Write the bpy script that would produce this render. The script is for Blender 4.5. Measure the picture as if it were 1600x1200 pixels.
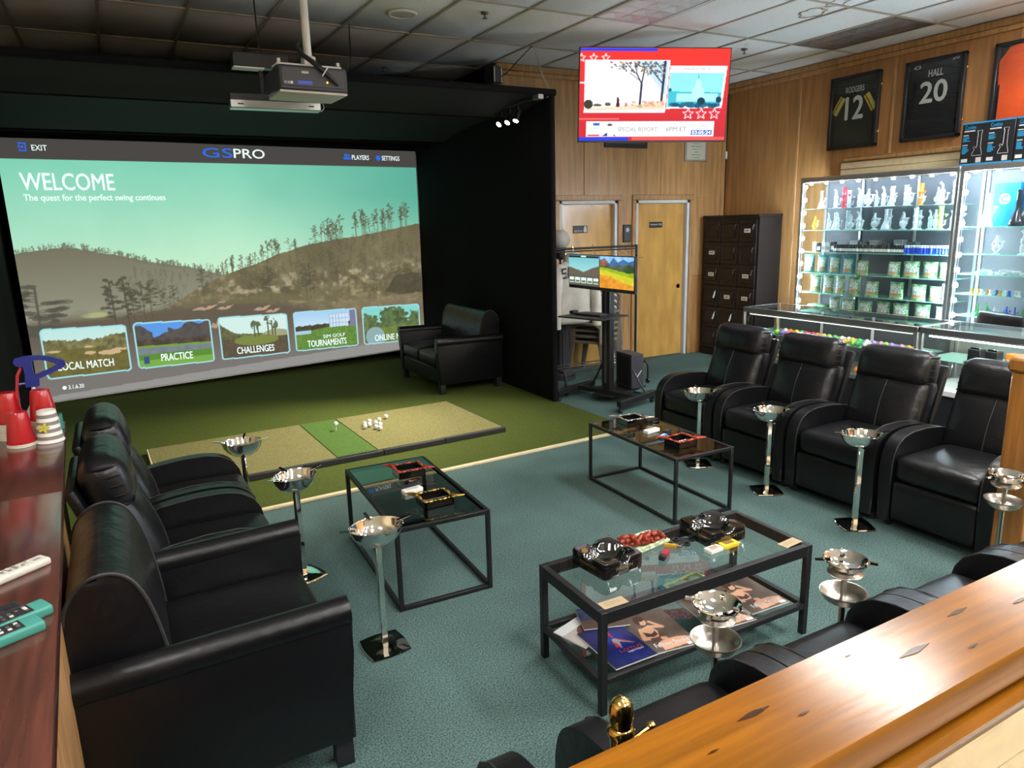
import bpy, bmesh, math, random
import numpy as np
from mathutils import Matrix, Vector
for o in list(bpy.data.objects): bpy.data.objects.remove(o)
S = bpy.context.scene
COL = S.collection
PI = math.pi
rnd = random.Random(7)
# ------------------------------------------------------------------ camera, world, lights, exposure
def set_camera():
    yaw, pit, rol, f = math.radians(28.818), math.radians(12.7175), math.radians(-1.5037), 1110.56
    fw = Vector((math.sin(yaw)*math.cos(pit), math.cos(yaw)*math.cos(pit), -math.sin(pit)))
    r = fw.cross(Vector((0, 0, 1))).normalized(); u = r.cross(fw)
    r2 = r*math.cos(rol)+u*math.sin(rol); u2 = u*math.cos(rol)-r*math.sin(rol)
    m = Matrix((r2, u2, -fw)).transposed().to_4x4(); m.translation = (0, 0, 1.826)
    cd = bpy.data.cameras.new('camera'); co = bpy.data.objects.new('camera', cd); COL.objects.link(co)
    co.matrix_world = m; cd.sensor_fit = 'HORIZONTAL'; cd.sensor_width = 36; cd.lens = 36*f/1600
    cd.clip_start = 0.02; cd.clip_end = 100; S.camera = co
set_camera()
W = bpy.data.worlds.new('world'); S.world = W; W.use_nodes = True
W.node_tree.nodes['Background'].inputs[0].default_value = (0.6, 0.65, 0.7, 1)
W.node_tree.nodes['Background'].inputs[1].default_value = 0.05
S.view_settings.view_transform = 'Standard'; S.view_settings.look = 'None'
S.view_settings.exposure = 0.0; S.view_settings.gamma = 1.0; S.view_settings.use_curve_mapping = False
TROFFER = 41.0      # strength of the lit ceiling troffers
SPOT = 270.0         # watts of each track spot over the mat
LED = 1100.0          # strength of showcase LEDs
# ------------------------------------------------------------------ materials
def lin(c):
    return tuple((x/12.92 if x <= .04045 else ((x+.055)/1.055)**2.4) for x in c)
def rgb(r, g, b): return lin((r/255, g/255, b/255))
MATS = {}
def mat(name, col, rough=.5, metal=0., n_amt=0., n_scale=20., n_str=(1, 1, 1), bump=0., b_scale=80., b_str=(1, 1, 1), emit=0., spec=.5, coat=0., col2=None, contrast=False):
    m = bpy.data.materials.new(name); m.use_nodes = True; nt = m.node_tree; N = nt.nodes; L = nt.links
    b = N['Principled BSDF']
    b.inputs['Base Color'].default_value = (*col, 1); b.inputs['Roughness'].default_value = rough
    b.inputs['Metallic'].default_value = metal; b.inputs['Specular IOR Level'].default_value = spec
    if coat: b.inputs['Coat Weight'].default_value = coat; b.inputs['Coat Roughness'].default_value = .12
    if emit:
        b.inputs['Emission Color'].default_value = (*col, 1); b.inputs['Emission Strength'].default_value = emit
    tc = N.new('ShaderNodeTexCoord')
    def noise(scale, stretch, detail=5):
        mp = N.new('ShaderNodeMapping'); mp.inputs['Scale'].default_value = stretch
        L.new(tc.outputs['Object'], mp.inputs[0])
        t = N.new('ShaderNodeTexNoise'); t.inputs['Scale'].default_value = scale; t.inputs['Detail'].default_value = detail
        L.new(mp.outputs[0], t.inputs['Vector']); return t
    if n_amt:
        t = noise(n_scale, n_str)
        r = N.new('ShaderNodeValToRGB')
        c2 = col2 if col2 else tuple(c*(1-n_amt) for c in col)
        c1 = col if col2 else tuple(min(1, c*(1+n_amt)) for c in col)
        r.color_ramp.elements[0].color = (*c2, 1); r.color_ramp.elements[1].color = (*c1, 1)
        r.color_ramp.elements[0].position = .42 if contrast else .33; r.color_ramp.elements[1].position = .58 if contrast else .67
        L.new(t.outputs[0], r.inputs[0]); L.new(r.outputs[0], b.inputs['Base Color'])
    if bump:
        t = noise(b_scale, b_str)
        bp = N.new('ShaderNodeBump'); bp.inputs['Strength'].default_value = bump; bp.inputs['Distance'].default_value = .01
        L.new(t.outputs[0], bp.inputs['Height']); L.new(bp.outputs[0], b.inputs['Normal'])
    MATS[name] = m; return m
def arch_glass(name, tint, refl=1.0, rough=.0, body=None, body_amt=0., ior=1.5):
    m = bpy.data.materials.new(name); m.use_nodes = True; nt = m.node_tree; N = nt.nodes; L = nt.links
    N.clear(); out = N.new('ShaderNodeOutputMaterial')
    tr = N.new('ShaderNodeBsdfTransparent'); tr.inputs[0].default_value = (*tint, 1)
    gl = N.new('ShaderNodeBsdfGlossy'); gl.inputs['Roughness'].default_value = rough; gl.inputs[0].default_value = (refl, refl, refl, 1)
    fr = N.new('ShaderNodeFresnel'); fr.inputs[0].default_value = ior
    base = tr.outputs[0]
    if body:
        df = N.new('ShaderNodeBsdfDiffuse'); df.inputs[0].default_value = (*body, 1)
        lw = N.new('ShaderNodeLayerWeight'); lw.inputs[0].default_value = .35
        ma = N.new('ShaderNodeMath'); ma.operation = 'MULTIPLY_ADD'; ma.inputs[1].default_value = 1-body_amt; ma.inputs[2].default_value = body_amt
        L.new(lw.outputs['Facing'], ma.inputs[0])
        mx0 = N.new('ShaderNodeMixShader'); L.new(ma.outputs[0], mx0.inputs[0]); L.new(tr.outputs[0], mx0.inputs[1]); L.new(df.outputs[0], mx0.inputs[2])
        base = mx0.outputs[0]
    mx = N.new('ShaderNodeMixShader')
    ge = N.new('ShaderNodeNewGeometry'); iv = N.new('ShaderNodeMath'); iv.operation = 'SUBTRACT'; iv.inputs[0].default_value = 1; L.new(ge.outputs['Backfacing'], iv.inputs[1])
    mu = N.new('ShaderNodeMath'); mu.operation = 'MULTIPLY'; L.new(fr.outputs[0], mu.inputs[0]); L.new(iv.outputs[0], mu.inputs[1])
    L.new(mu.outputs[0], mx.inputs[0]); L.new(base, mx.inputs[1]); L.new(gl.outputs[0], mx.inputs[2])
    L.new(mx.outputs[0], out.inputs[0]); MATS[name] = m; return m
def attr_mat(name, emit=0., rough=.5):
    m = bpy.data.materials.new(name); m.use_nodes = True; N = m.node_tree.nodes; L = m.node_tree.links
    b = N['Principled BSDF']; a = N.new('ShaderNodeAttribute'); a.attribute_name = 'Col'
    b.inputs['Roughness'].default_value = rough
    if emit:
        b.inputs['Base Color'].default_value = (0.01, 0.01, 0.01, 1)
        L.new(a.outputs['Color'], b.inputs['Emission Color']); b.inputs['Emission Strength'].default_value = emit
        b.inputs['Specular IOR Level'].default_value = .1
    else: L.new(a.outputs['Color'], b.inputs['Base Color'])
    MATS[name] = m; return m
mat('carpet', (.096, .158, .150), .95, n_amt=.6, n_scale=150, bump=.5, b_scale=300, spec=.1)
def blotch(name, scale, lo, hi):
    nt = MATS[name].node_tree; N = nt.nodes; L = nt.links; b = N['Principled BSDF']; src = b.inputs['Base Color'].links[0].from_socket
    t = N.new('ShaderNodeTexNoise'); t.inputs['Scale'].default_value = scale; t.inputs['Detail'].default_value = 3
    L.new([n for n in N if n.type == 'TEX_COORD'][0].outputs['Object'], t.inputs['Vector'])
    mr = N.new('ShaderNodeMapRange'); mr.inputs['From Min'].default_value = .3; mr.inputs['From Max'].default_value = .7; mr.inputs['To Min'].default_value = lo; mr.inputs['To Max'].default_value = hi
    L.new(t.outputs[0], mr.inputs[0]); mx = N.new('ShaderNodeMix'); mx.data_type = 'RGBA'; mx.blend_type = 'MULTIPLY'; mx.inputs[0].default_value = 1
    L.new(src, mx.inputs[6]); L.new(mr.outputs[0], mx.inputs[7]); L.new(mx.outputs[2], b.inputs['Base Color'])
blotch('carpet', 1.3, .78, 1.12)
mat('bounce_floor', (.55, .53, .48), .4, n_amt=.1, n_scale=8)
mat('turf', (.080, .105, .022), .9, n_amt=.4, n_scale=190, bump=.7, b_scale=260, spec=.1)
mat('mat_turf', (.22, .205, .085), .9, n_amt=.4, n_scale=170, bump=.7, b_scale=240, spec=.1)
mat('mat_strip', (.09, .17, .04), .9, n_amt=.4, n_scale=170, bump=.7, b_scale=240, spec=.1)
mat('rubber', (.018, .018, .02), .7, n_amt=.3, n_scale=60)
mat('ceiling_tile', (.78, .79, .81), .95, n_amt=.1, n_scale=90, bump=.25, b_scale=120, spec=.1)
mat('ceiling_grid', (.42, .37, .31), .7)
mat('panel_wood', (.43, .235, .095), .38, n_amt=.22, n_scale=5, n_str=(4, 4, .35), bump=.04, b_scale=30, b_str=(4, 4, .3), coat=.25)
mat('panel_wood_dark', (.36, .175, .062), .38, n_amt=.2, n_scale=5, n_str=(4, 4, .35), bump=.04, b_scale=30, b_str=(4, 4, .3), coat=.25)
mat('oak_trim', (.42, .23, .095), .4, n_amt=.25, n_scale=12, n_str=(3, 3, .4))
mat('door_wood', (.58, .32, .085), .25, n_amt=.16, n_scale=3.5, n_str=(2.2, 2.2, .7), coat=.5)
mat('white_frame', (.62, .63, .66), .5)
mat('cream_board', (.70, .58, .36), .55, n_amt=.06, n_scale=20)
mat('black_fabric', (.0085, .0085, .010), .95, spec=.12, bump=.15, b_scale=9)
mat('roof_fabric', (.030, .032, .036), .9, spec=.15, bump=.15, b_scale=9)
mat('leather', (.0045, .0045, .0058), .36, bump=.25, b_scale=26, spec=.45)
mat('leather_soft', (.006, .006, .0078), .34, bump=.55, b_scale=13, spec=.5)
mat('seam_thread', (.026, .026, .029), .6)
mat('black_metal', (.012, .012, .013), .45, metal=0., spec=.4)
mat('black_plastic', (.016, .016, .019), .42)
mat('grey_plastic', (.06, .062, .075), .5)
mat('dark_box', (.045, .045, .06), .5)
mat('chrome', (.86, .84, .80), .06, metal=1.)
mat('steel', (.50, .46, .41), .30, metal=1.)
mat('brass', (.83, .55, .16), .12, metal=1.)
mat('alu', (.55, .56, .58), .35, metal=.85)
mat('alu_dark', (.25, .25, .26), .35, metal=.8)
mat('white_plastic', (.75, .74, .72), .45)
mat('white_paper', (.8, .79, .76), .7)
mat('locker_wood', (.0065, .005, .006), .45, n_amt=.2, n_scale=10)
mat('counter_wood', (.075, .024, .017), .24, n_amt=.35, n_scale=4, n_str=(10, .7, 10), coat=.35)
mat('pine', (.185, .066, .004), .17, n_amt=.28, n_scale=5, n_str=(.5, 8, 8), coat=0., spec=.32, bump=.03, b_scale=14, b_str=(.5, 5, 5))
mat('pine_upright', (.36, .145, .03), .35, n_amt=.25, n_scale=6, n_str=(7, 7, .5), coat=.3)
mat('pine_knot', (.035, .010, .002), .22, n_amt=.4, n_scale=40, spec=.25)
mat('red_cup', (.42, .006, .014), .25, coat=.3)
mat('cup_inside', (.85, .78, .7), .5)
mat('blue_plastic', (.018, .028, .23), .35)
mat('red_plastic', (.5, .03, .05), .35)
mat('teal_rubber', (.05, .25, .21), .55)
mat('remote_face', (.02, .018, .02), .5)
mat('off_white', (.55, .53, .48), .5)
mat('grey_band', (.22, .21, .2), .6)
mat('leaf_print', (.55, .50, .03), .6)
mat('gloss_black', (.006, .006, .006), .05, coat=1., spec=.7)
mat('gold', (.72, .48, .12), .28, metal=1.)
mat('gold_print', (.30, .20, .06), .45, metal=.5)
mat('ornate_red', (.55, .07, .045), .35, metal=.5)
mat('ornate_silver', (.5, .45, .42), .3, metal=.8)
mat('candy_red', (.26, .028, .012), .3, n_amt=.4, n_scale=60)
mat('tray_green', (.45, .55, .35), .4, n_amt=.5, n_scale=90)
mat('yellow_card', (.85, .58, .02), .5)
mat('tan_card', (.42, .31, .17), .7)
mat('hoodie', (.58, .55, .50), .9, n_amt=.1, n_scale=8, bump=.5, b_scale=6)
mat('letter_dark', (.03, .03, .035), .8)
mat('letter_red', (.35, .015, .03), .8)
mat('chair_plastic', (.22, .185, .15), .5)
mat('globe', (.45, .44, .42), .35, n_amt=.1, n_scale=6)
mat('column_black', (.02, .021, .025), .6)
mat('golf_white', (.85, .85, .85), .35, bump=.3, b_scale=220)
mat('screen_white', (.75, .75, .75), .8)
mat('jersey_green', (.014, .022, .018), .75, bump=.4, b_scale=7)
mat('jersey_black', (.010, .010, .014), .7, bump=.4, b_scale=7)
mat('jersey_orange', (.75, .09, .018), .75, n_amt=.15, n_scale=3, bump=.4, b_scale=7)
mat('print_white', (.62, .62, .64), .6)
mat('print_yellow', (.6, .45, .05), .6)
mat('print_blue', (.02, .32, .62), .5)
mat('box_blue', (.015, .28, .6), .45)
mat('pouch_white', (.74, .77, .74), .3, n_amt=.3, n_scale=55, col2=(.25, .38, .30), contrast=True)
mat('pouch_green', (.30, .50, .30), .35, n_amt=.6, n_scale=42, col2=(.02, .20, .04), contrast=True)
mat('pouch_teal', (.03, .22, .24), .35, n_amt=.4, n_scale=20)
mat('pouch_food', (.50, .33, .16), .6, n_amt=.3, n_scale=30)
mat('bottle_black', (.015, .015, .018), .3)
mat('bottle_white', (.7, .7, .7), .4)
mat('bottle_blue', (.02, .06, .5), .3)
mat('dark_inside', (.085, .09, .105), .6)
mat('interior_white', (.72, .74, .75), .5)
mat('stain', (.36, .24, .13), .9, n_amt=.3, n_scale=30)
mat('louver', (.50, .49, .50), .3, metal=.3)
mat('louver_dark', (.22, .19, .19), .35, metal=.3)
mat('lamp_white', (1, .985, .955), .5, emit=TROFFER)
mat('tube', (.92, .96, 1.0), .5, emit=22)
mat('tube_dim', (.95, .95, .9), .5, emit=1.6)
mat('led', (.72, .86, 1.0), .5, emit=LED)
mat('spot_face', (1, .93, .82), .5, emit=25)
mat('txt_white', rgb(235, 250, 250), .5, emit=.95)
mat('txt_blue', rgb(40, 105, 220), .5, emit=1.)
mat('txt_grey', rgb(120, 120, 125), .5, emit=.9)
mat('txt_tvw', rgb(255, 255, 255), .5, emit=1.)
mat('txt_navy', rgb(30, 80, 170), .5, emit=1.)
mat('led_amber', (1, .45, .05), .5, emit=3.)
mat('port_blue', (.05, .08, .5), .4, emit=.3)
arch_glass('clear_glass', (.965, .985, .975)); arch_glass('shelf_glass', (.88, .95, .93), body=(.3, .6, .5), body_amt=.03)
arch_glass('smoked_glass', (.44, .46, .455), ior=1.6); arch_glass('brown_glass', (.52, .43, .34), ior=1.6)
arch_glass('bong_glass', (.86, .92, .97), body=(.92, .96, 1.0), body_amt=.30)
for nm, c in dict(red=(.7, .06, .1), lime=(.35, .85, .12), amber=(.75, .45, .05), pink=(.85, .25, .4), blue=(.05, .12, .75), green=(.08, .5, .15), orange=(.85, .25, .03), white=(.85, .85, .85), violet=(.35, .2, .7), smoke=(.06, .06, .07)).items():
    arch_glass('glass_'+nm, tuple(.35+.6*x for x in c), body=c, body_amt=.45)
    mat('ceramic_'+nm, c, .15, n_amt=.3, n_scale=60, coat=.5)
attr_mat('picture_glow', 1.0); attr_mat('picture_tv', 1.15); attr_mat('picture_print', 0., .25); attr_mat('picture_matte', 0., .7)
# ------------------------------------------------------------------ mesh helpers
def T(loc=(0, 0, 0), rot=(0, 0, 0), sc=(1, 1, 1)):
    from mathutils import Euler
    return Matrix.Translation(loc) @ Euler(rot).to_matrix().to_4x4() @ Matrix.Diagonal((*sc, 1))
class MB:
    def __init__(s): s.v = []; s.f = []
    def add(s, vs, fs, M=None):
        n = len(s.v)
        s.v += [tuple(M @ Vector(p)) if M is not None else tuple(p) for p in vs]
        s.f += [tuple(i+n for i in f) for f in fs]; return s
    def frombm(s, bm, M=None):
        bm.verts.index_update()
        s.add([v.co.copy() for v in bm.verts], [[v.index for v in f.verts] for f in bm.faces], M); bm.free(); return s
    def box(s, c, d, bev=0., rot=(0, 0, 0), M=None, seg=2):
        bm = bmesh.new(); bmesh.ops.create_cube(bm, size=1, matrix=T((0, 0, 0), (0, 0, 0), d))
        if bev: bmesh.ops.bevel(bm, geom=list(bm.edges), offset=bev, segments=seg, affect='EDGES', profile=.5)
        m = T(c, rot); return s.frombm(bm, (M @ m) if M is not None else m)
    def b2(s, a, b, bev=0., seg=1):
        return s.box([(x+y)/2 for x, y in zip(a, b)], [abs(y-x) for x, y in zip(a, b)], bev, seg=seg)
    def cyl(s, p, q, r, r2=None, n=12, cap=True):
        p = Vector(p); q = Vector(q); d = (q-p).normalized(); r2 = r if r2 is None else r2
        a = d.orthogonal().normalized(); b = d.cross(a); vs = []
        for c, rr in ((p, r), (q, r2)):
            vs += [c+(a*math.cos(2*PI*i/n)+b*math.sin(2*PI*i/n))*rr for i in range(n)]
        fs = [(i, (i+1) % n, n+(i+1) % n, n+i) for i in range(n)]
        if cap: fs += [tuple(range(n-1, -1, -1)), tuple(range(n, 2*n))]
        return s.add(vs, fs)
    def tube(s, pts, r, n=8):
        P = [Vector(p) for p in pts]; vs = []; a = None
        rr = r if isinstance(r, (list, tuple)) else [r]*len(P)
        for i, p in enumerate(P):
            d = (P[min(i+1, len(P)-1)]-P[max(i-1, 0)]).normalized()
            if a is None: a = d.orthogonal().normalized()
            a = (a-d*a.dot(d)).normalized(); b = d.cross(a)
            vs += [p+(a*math.cos(2*PI*k/n)+b*math.sin(2*PI*k/n))*rr[i] for k in range(n)]
        fs = [(i*n+k, i*n+(k+1) % n, (i+1)*n+(k+1) % n, (i+1)*n+k) for i in range(len(P)-1) for k in range(n)]
        fs += [tuple(range(n-1, -1, -1)), tuple(range((len(P)-1)*n, len(P)*n))]
        return s.add(vs, fs)
    def lathe(s, prof, n=20, M=None, shape=None):
        vs = []
        for r, z in prof:
            for i in range(n):
                t = 2*PI*i/n; k = shape(t) if shape else 1
                vs.append((r*k*math.cos(t), r*k*math.sin(t), z))
        fs = [(j*n+i, j*n+(i+1) % n, (j+1)*n+(i+1) % n, (j+1)*n+i) for j in range(len(prof)-1) for i in range(n)]
        if prof[0][0] > 1e-5: fs.append(tuple(range(n-1, -1, -1)))
        if prof[-1][0] > 1e-5 and abs(prof[-1][0]-prof[0][0])+abs(prof[-1][1]-prof[0][1]) > 1e-6: fs.append(tuple((len(prof)-1)*n+i for i in range(n)))
        return s.add(vs, fs, M)
    def prism(s, poly, ax, t0, t1, bev=0., M=None, seg=2):
        # poly in the plane across axis ax ('x': (y,z), 'y': (x,z), 'z': (x,y))
        def P(a, b, t): return {'x': (t, a, b), 'y': (a, t, b), 'z': (a, b, t)}[ax]
        bm = bmesh.new(); lo = [bm.verts.new(P(a, b, t0)) for a, b in poly]; hi = [bm.verts.new(P(a, b, t1)) for a, b in poly]
        n = len(poly); f0 = bm.faces.new(lo); f1 = bm.faces.new(hi)
        for i in range(n): bm.faces.new((lo[i], lo[(i+1) % n], hi[(i+1) % n], hi[i]))
        if bev:
            es = [e for f in (f0, f1) for e in f.edges]
            bmesh.ops.bevel(bm, geom=es, offset=bev, segments=seg, affect='EDGES', profile=.5)
        bmesh.ops.recalc_face_normals(bm, faces=bm.faces)
        return s.frombm(bm, M)
    def cushion(s, c, d, r=.04, bulge=(0, 0, 0), n=9, rot=(0, 0, 0), M=None):
        # rounded box whose faces puff out
        hx, hy, hz = [x/2 for x in d]; vs = []; fs = []; idx = {}
        def vert(p):
            k = tuple(round(x, 5) for x in p)
            if k not in idx:
                q = Vector((p[0]*hx, p[1]*hy, p[2]*hz))
                inner = Vector((max(-hx+r, min(hx-r, q.x)), max(-hy+r, min(hy-r, q.y)), max(-hz+r, min(hz-r, q.z))))
                e = q-inner
                if e.length > 1e-7: q = inner+e.normalized()*r
                q.x += math.copysign(bulge[0], p[0])*(1-p[1]**2)*(1-p[2]**2)*abs(p[0]) if bulge[0] else 0
                q.y += math.copysign(bulge[1], p[1])*(1-p[0]**2)*(1-p[2]**2)*abs(p[1]) if bulge[1] else 0
                q.z += math.copysign(bulge[2], p[2])*(1-p[0]**2)*(1-p[1]**2)*abs(p[2]) if bulge[2] else 0
                idx[k] = len(vs); vs.append(q)
            return idx[k]
        g = [math.sin((-1+2*i/n)*PI/2) for i in range(n+1)]
        for ax in range(3):
            for sg in (-1, 1):
                for i in range(n):
                    for j in range(n):
                        q = []
                        for a, b in ((g[i], g[j]), (g[i+1], g[j]), (g[i+1], g[j+1]), (g[i], g[j+1])):
                            p = [0, 0, 0]; p[ax] = sg; p[(ax+1) % 3] = a; p[(ax+2) % 3] = b; q.append(vert(p))
                        fs.append(tuple(q) if sg > 0 else tuple(q[::-1]))
        m = T(c, rot); return s.add(vs, fs, (M @ m) if M is not None else m)
    def mesh(s, name, smooth=True, ang=38):
        me = bpy.data.meshes.new(name); me.from_pydata(s.v, [], s.f); me.validate()
        bm = bmesh.new(); bm.from_mesh(me); bmesh.ops.recalc_face_normals(bm, faces=bm.faces); bm.to_mesh(me); bm.free()
        if smooth:
            for p in me.polygons: p.use_smooth = True
            me.set_sharp_from_angle(angle=math.radians(ang))
        return me
def obj(name, mb, m, parent=None, loc=None, rot=None, ang=38, label=None):
    me = mb.mesh(name, ang=ang) if isinstance(mb, MB) else mb
    o = bpy.data.objects.new(name, me); COL.objects.link(o)
    if m is not None and not me.materials: me.materials.append(MATS[m])
    if parent: o.parent = parent
    if loc: o.location = loc
    if rot: o.rotation_euler = rot
    if label: o['label'] = label
    return o
def tag(o, label, cat, group=None):
    o['label'] = label; o['category'] = cat
    if group: o['group'] = group
    return o
def thing(name, label, cat, loc=(0, 0, 0), rotz=0, group=None, rot=None):
    o = bpy.data.objects.new(name, None); COL.objects.link(o); o.empty_display_size = .1
    o.location = loc; o.rotation_euler = rot if rot else (0, 0, rotz); return tag(o, label, cat, group)
def struct(name, mb=None, m=None, label=None):
    if mb is None:
        o = bpy.data.objects.new(name, None); COL.objects.link(o)
    else: o = obj(name, mb, m)
    o['kind'] = 'structure'
    if label: o['label'] = label
    return o
def dup(root, loc=None, rotz=None, label=None, group=None, parent=None, rot=None):
    kids = [c for c in bpy.data.objects if c.parent == root]
    r = root.copy(); COL.objects.link(r)
    if parent is not None: r.parent = parent
    if loc is not None: r.location = loc
    if rotz is not None: r.rotation_euler = (0, 0, rotz)
    if rot is not None: r.rotation_euler = rot
    if label: r['label'] = label
    if group: r['group'] = group
    for c in kids: dup(c, parent=r)
    return r
FONT_CACHE = {}
def text_mesh(body, bold=0.):
    cu = bpy.data.curves.new('lettering', 'FONT'); cu.body = body; cu.size = 1; cu.offset = bold; cu.resolution_u = 3; cu.extrude = 0
    to = bpy.data.objects.new('lettering', cu); COL.objects.link(to)
    dg = bpy.context.evaluated_depsgraph_get(); dg.update()
    me = bpy.data.meshes.new_from_object(to.evaluated_get(dg)); bpy.data.objects.remove(to); bpy.data.curves.remove(cu)
    return me
def text(body, m, parent, origin, right, up, height, width=None, bold=.012, name='lettering', center=False, shear=0.):
    # flat lettering in the plane (right, up); origin is lower left (or the middle) in the parent's space
    me = text_mesh(body, 0.); n = len(me.vertices)
    if n == 0: return None
    co = np.zeros(n*3); me.vertices.foreach_get('co', co); co = co.reshape(-1, 3)
    x0, x1 = co[:, 0].min(), co[:, 0].max(); y0, y1 = co[:, 1].min(), co[:, 1].max()
    sy = height/max(1e-6, y1-y0); sx = (width/(x1-x0)) if width else sy
    X = (co[:, 0]-x0)*sx; Y = (co[:, 1]-y0)*sy; X = X+shear*Y
    if center: X -= (x1-x0)*sx/2; Y -= height/2
    R = np.array(Vector(right).normalized()); U = np.array(Vector(up).normalized()); Nn = np.cross(R, U)
    off = [(0, 0)]
    if bold > .004:
        e = bold*height*.6; off = [(-e, 0), (e, 0), (0, e), (0, -e), (0, 0)]
    faces = [tuple(p.vertices) for p in me.polygons]; allv = []; allf = []
    for k_, (dx, dy) in enumerate(off):
        P = np.array(origin)[None]+(X+dx)[:, None]*R+(Y+dy)[:, None]*U+Nn[None]*(k_*.0002)
        allv += P.tolist(); allf += [tuple(v+k_*n for v in f) for f in faces]
    bpy.data.meshes.remove(me); me = bpy.data.meshes.new('lettering'); me.from_pydata(allv, [], allf); me.materials.append(MATS[m]); me.update()
    o = bpy.data.objects.new(name, me); COL.objects.link(o); o.parent = parent; return o
# ------------------------------------------------------------------ a small painter for flat pictures (screens, print)
NR = np.random.RandomState(5)
def vnoise(X, Y, sc, seed):
    r = np.random.RandomState(seed).rand(64, 64); x = X*sc; y = Y*sc
    xi = np.floor(x).astype(int); yi = np.floor(y).astype(int); fx = x-xi; fy = y-yi; fx = fx*fx*(3-2*fx); fy = fy*fy*(3-2*fy)
    a = r[xi % 64, yi % 64]; b = r[(xi+1) % 64, yi % 64]; c = r[xi % 64, (yi+1) % 64]; d = r[(xi+1) % 64, (yi+1) % 64]
    return (a*(1-fx)+b*fx)*(1-fy)+(c*(1-fx)+d*fx)*fy
def fbm(X, Y, sc, seed, o=4):
    return sum(vnoise(X, Y, sc*2**i, seed+i)*.5**i for i in range(o))/sum(.5**i for i in range(o))
class Cv:
    def __init__(s, x0, x1, y0, y1, nx, ny, bg=(0, 0, 0)):
        s.b = (x0, x1, y0, y1); s.nx, s.ny = nx, ny
        s.X, s.Y = np.meshgrid(np.linspace(x0, x1, nx), np.linspace(y0, y1, ny))
        s.c = np.zeros((ny, nx, 3)); s.c[:] = np.array(bg)/255
    def win(s, xa, xb, ya, yb):
        x0, x1, y0, y1 = s.b
        i0 = max(0, int((xa-x0)/(x1-x0)*(s.nx-1))-1); i1 = min(s.nx, int((xb-x0)/(x1-x0)*(s.nx-1))+3)
        j0 = max(0, int((ya-y0)/(y1-y0)*(s.ny-1))-1); j1 = min(s.ny, int((yb-y0)/(y1-y0)*(s.ny-1))+3)
        return slice(j0, max(j0, j1)), slice(i0, max(i0, i1))
    def put(s, w, m, c, a=1.):
        c = np.array(c)/255 if not isinstance(c, np.ndarray) else c
        m = m[..., None]*a; s.c[w] = s.c[w]*(1-m)+c*m
    def poly(s, pts, c, a=1.):
        xs = [p[0] for p in pts]; ys = [p[1] for p in pts]; w = s.win(min(xs), max(xs), min(ys), max(ys)); X, Y = s.X[w], s.Y[w]
        ins = np.zeros(X.shape, bool)
        for (xa, ya), (xb, yb) in zip(pts, pts[1:]+pts[:1]):
            if ya == yb: continue
            ins ^= ((Y < ya) != (Y < yb)) & (X < (xb-xa)*(Y-ya)/(yb-ya)+xa)
        s.put(w, ins.astype(float), c, a)
    def ell(s, cx, cy, rx, ry, c, a=1., soft=.0):
        w = s.win(cx-rx*1.2, cx+rx*1.2, cy-ry*1.2, cy+ry*1.2); d = np.hypot((s.X[w]-cx)/rx, (s.Y[w]-cy)/ry)
        m = np.clip((1-d)/soft, 0, 1) if soft else (d < 1).astype(float); s.put(w, m, c, a)
    def line(s, p, q, wd, c, a=1.):
        (xa, ya), (xb, yb) = p, q; w = s.win(min(xa, xb)-wd, max(xa, xb)+wd, min(ya, yb)-wd, max(ya, yb)+wd)
        X, Y = s.X[w]-xa, s.Y[w]-ya; dx, dy = xb-xa, yb-ya; t = np.clip((X*dx+Y*dy)/(dx*dx+dy*dy+1e-12), 0, 1)
        d = np.hypot(X-t*dx, Y-t*dy); px = (s.b[1]-s.b[0])/s.nx
        s.put(w, np.clip((wd/2-d)/px+.5, 0, 1), c, a)
    def below(s, pts, c, a=1., rough=0., seed=1, sc=8):
        xs = [p[0] for p in pts]; ys = [p[1] for p in pts]; h = np.interp(s.X, xs, ys)
        if rough: h = h+rough*(fbm(s.X, s.X*0+seed*.37, sc, seed)-.5)*2
        m = (s.Y < h).astype(float); s.put((slice(None), slice(None)), m, c, a); return m
    def grain(s, sc, amt, seed, m=None):
        n = (fbm(s.X, s.Y, sc, seed)-.5)*2*amt
        if m is not None: n = n*m
        s.c = np.clip(s.c+n[..., None]*np.array([1, .95, .85]), 0, 1)
    def pine(s, x, y, h, c, a=.85, r=None, spread=.22, n=11, crown=.45):
        r = r or rnd
        lean = r.uniform(-.06, .06)*h
        s.line((x, y), (x+lean, y+h*.97), max(h*.028, .007), c, a)
        for i in range(n):
            t = crown+(1-crown)*(i/(n-1))**.8; reach = spread*h*(1.0 if t < .85 else .7)
            dx = r.uniform(-1, 1)*reach*.75; wd = reach*r.uniform(.22, .6); cx = x+lean*t+dx; cy = y+h*t-abs(dx)*.15
            s.line((x+lean*t, cy-.02*h), (cx, cy), max(h*.014, .005), c, a*.7)
            for q in range(3): s.ell(cx+r.uniform(-.6, .6)*wd, cy+r.uniform(-.012, .018)*h, wd*r.uniform(.35, .7), h*r.uniform(.012, .028)+.003, c, a*r.uniform(.5, .95))
    def mesh(s, name, place, m):
        lo = np.clip(s.c, 0, 1); lc = np.where(lo <= .04045, lo/12.92, ((lo+.055)/1.055)**2.4)
        P = place(s.X, s.Y).reshape(-1, 3); nx, ny = s.nx, s.ny
        i = (np.arange(ny-1)[:, None]*nx+np.arange(nx-1)[None]).ravel()
        F = np.stack([i, i+1, i+nx+1, i+nx], 1)
        me = bpy.data.meshes.new(name); me.vertices.add(nx*ny); me.vertices.foreach_set('co', P.astype(np.float32).ravel())
        me.loops.add(F.size); me.loops.foreach_set('vertex_index', F.ravel().astype(np.int32))
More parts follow.
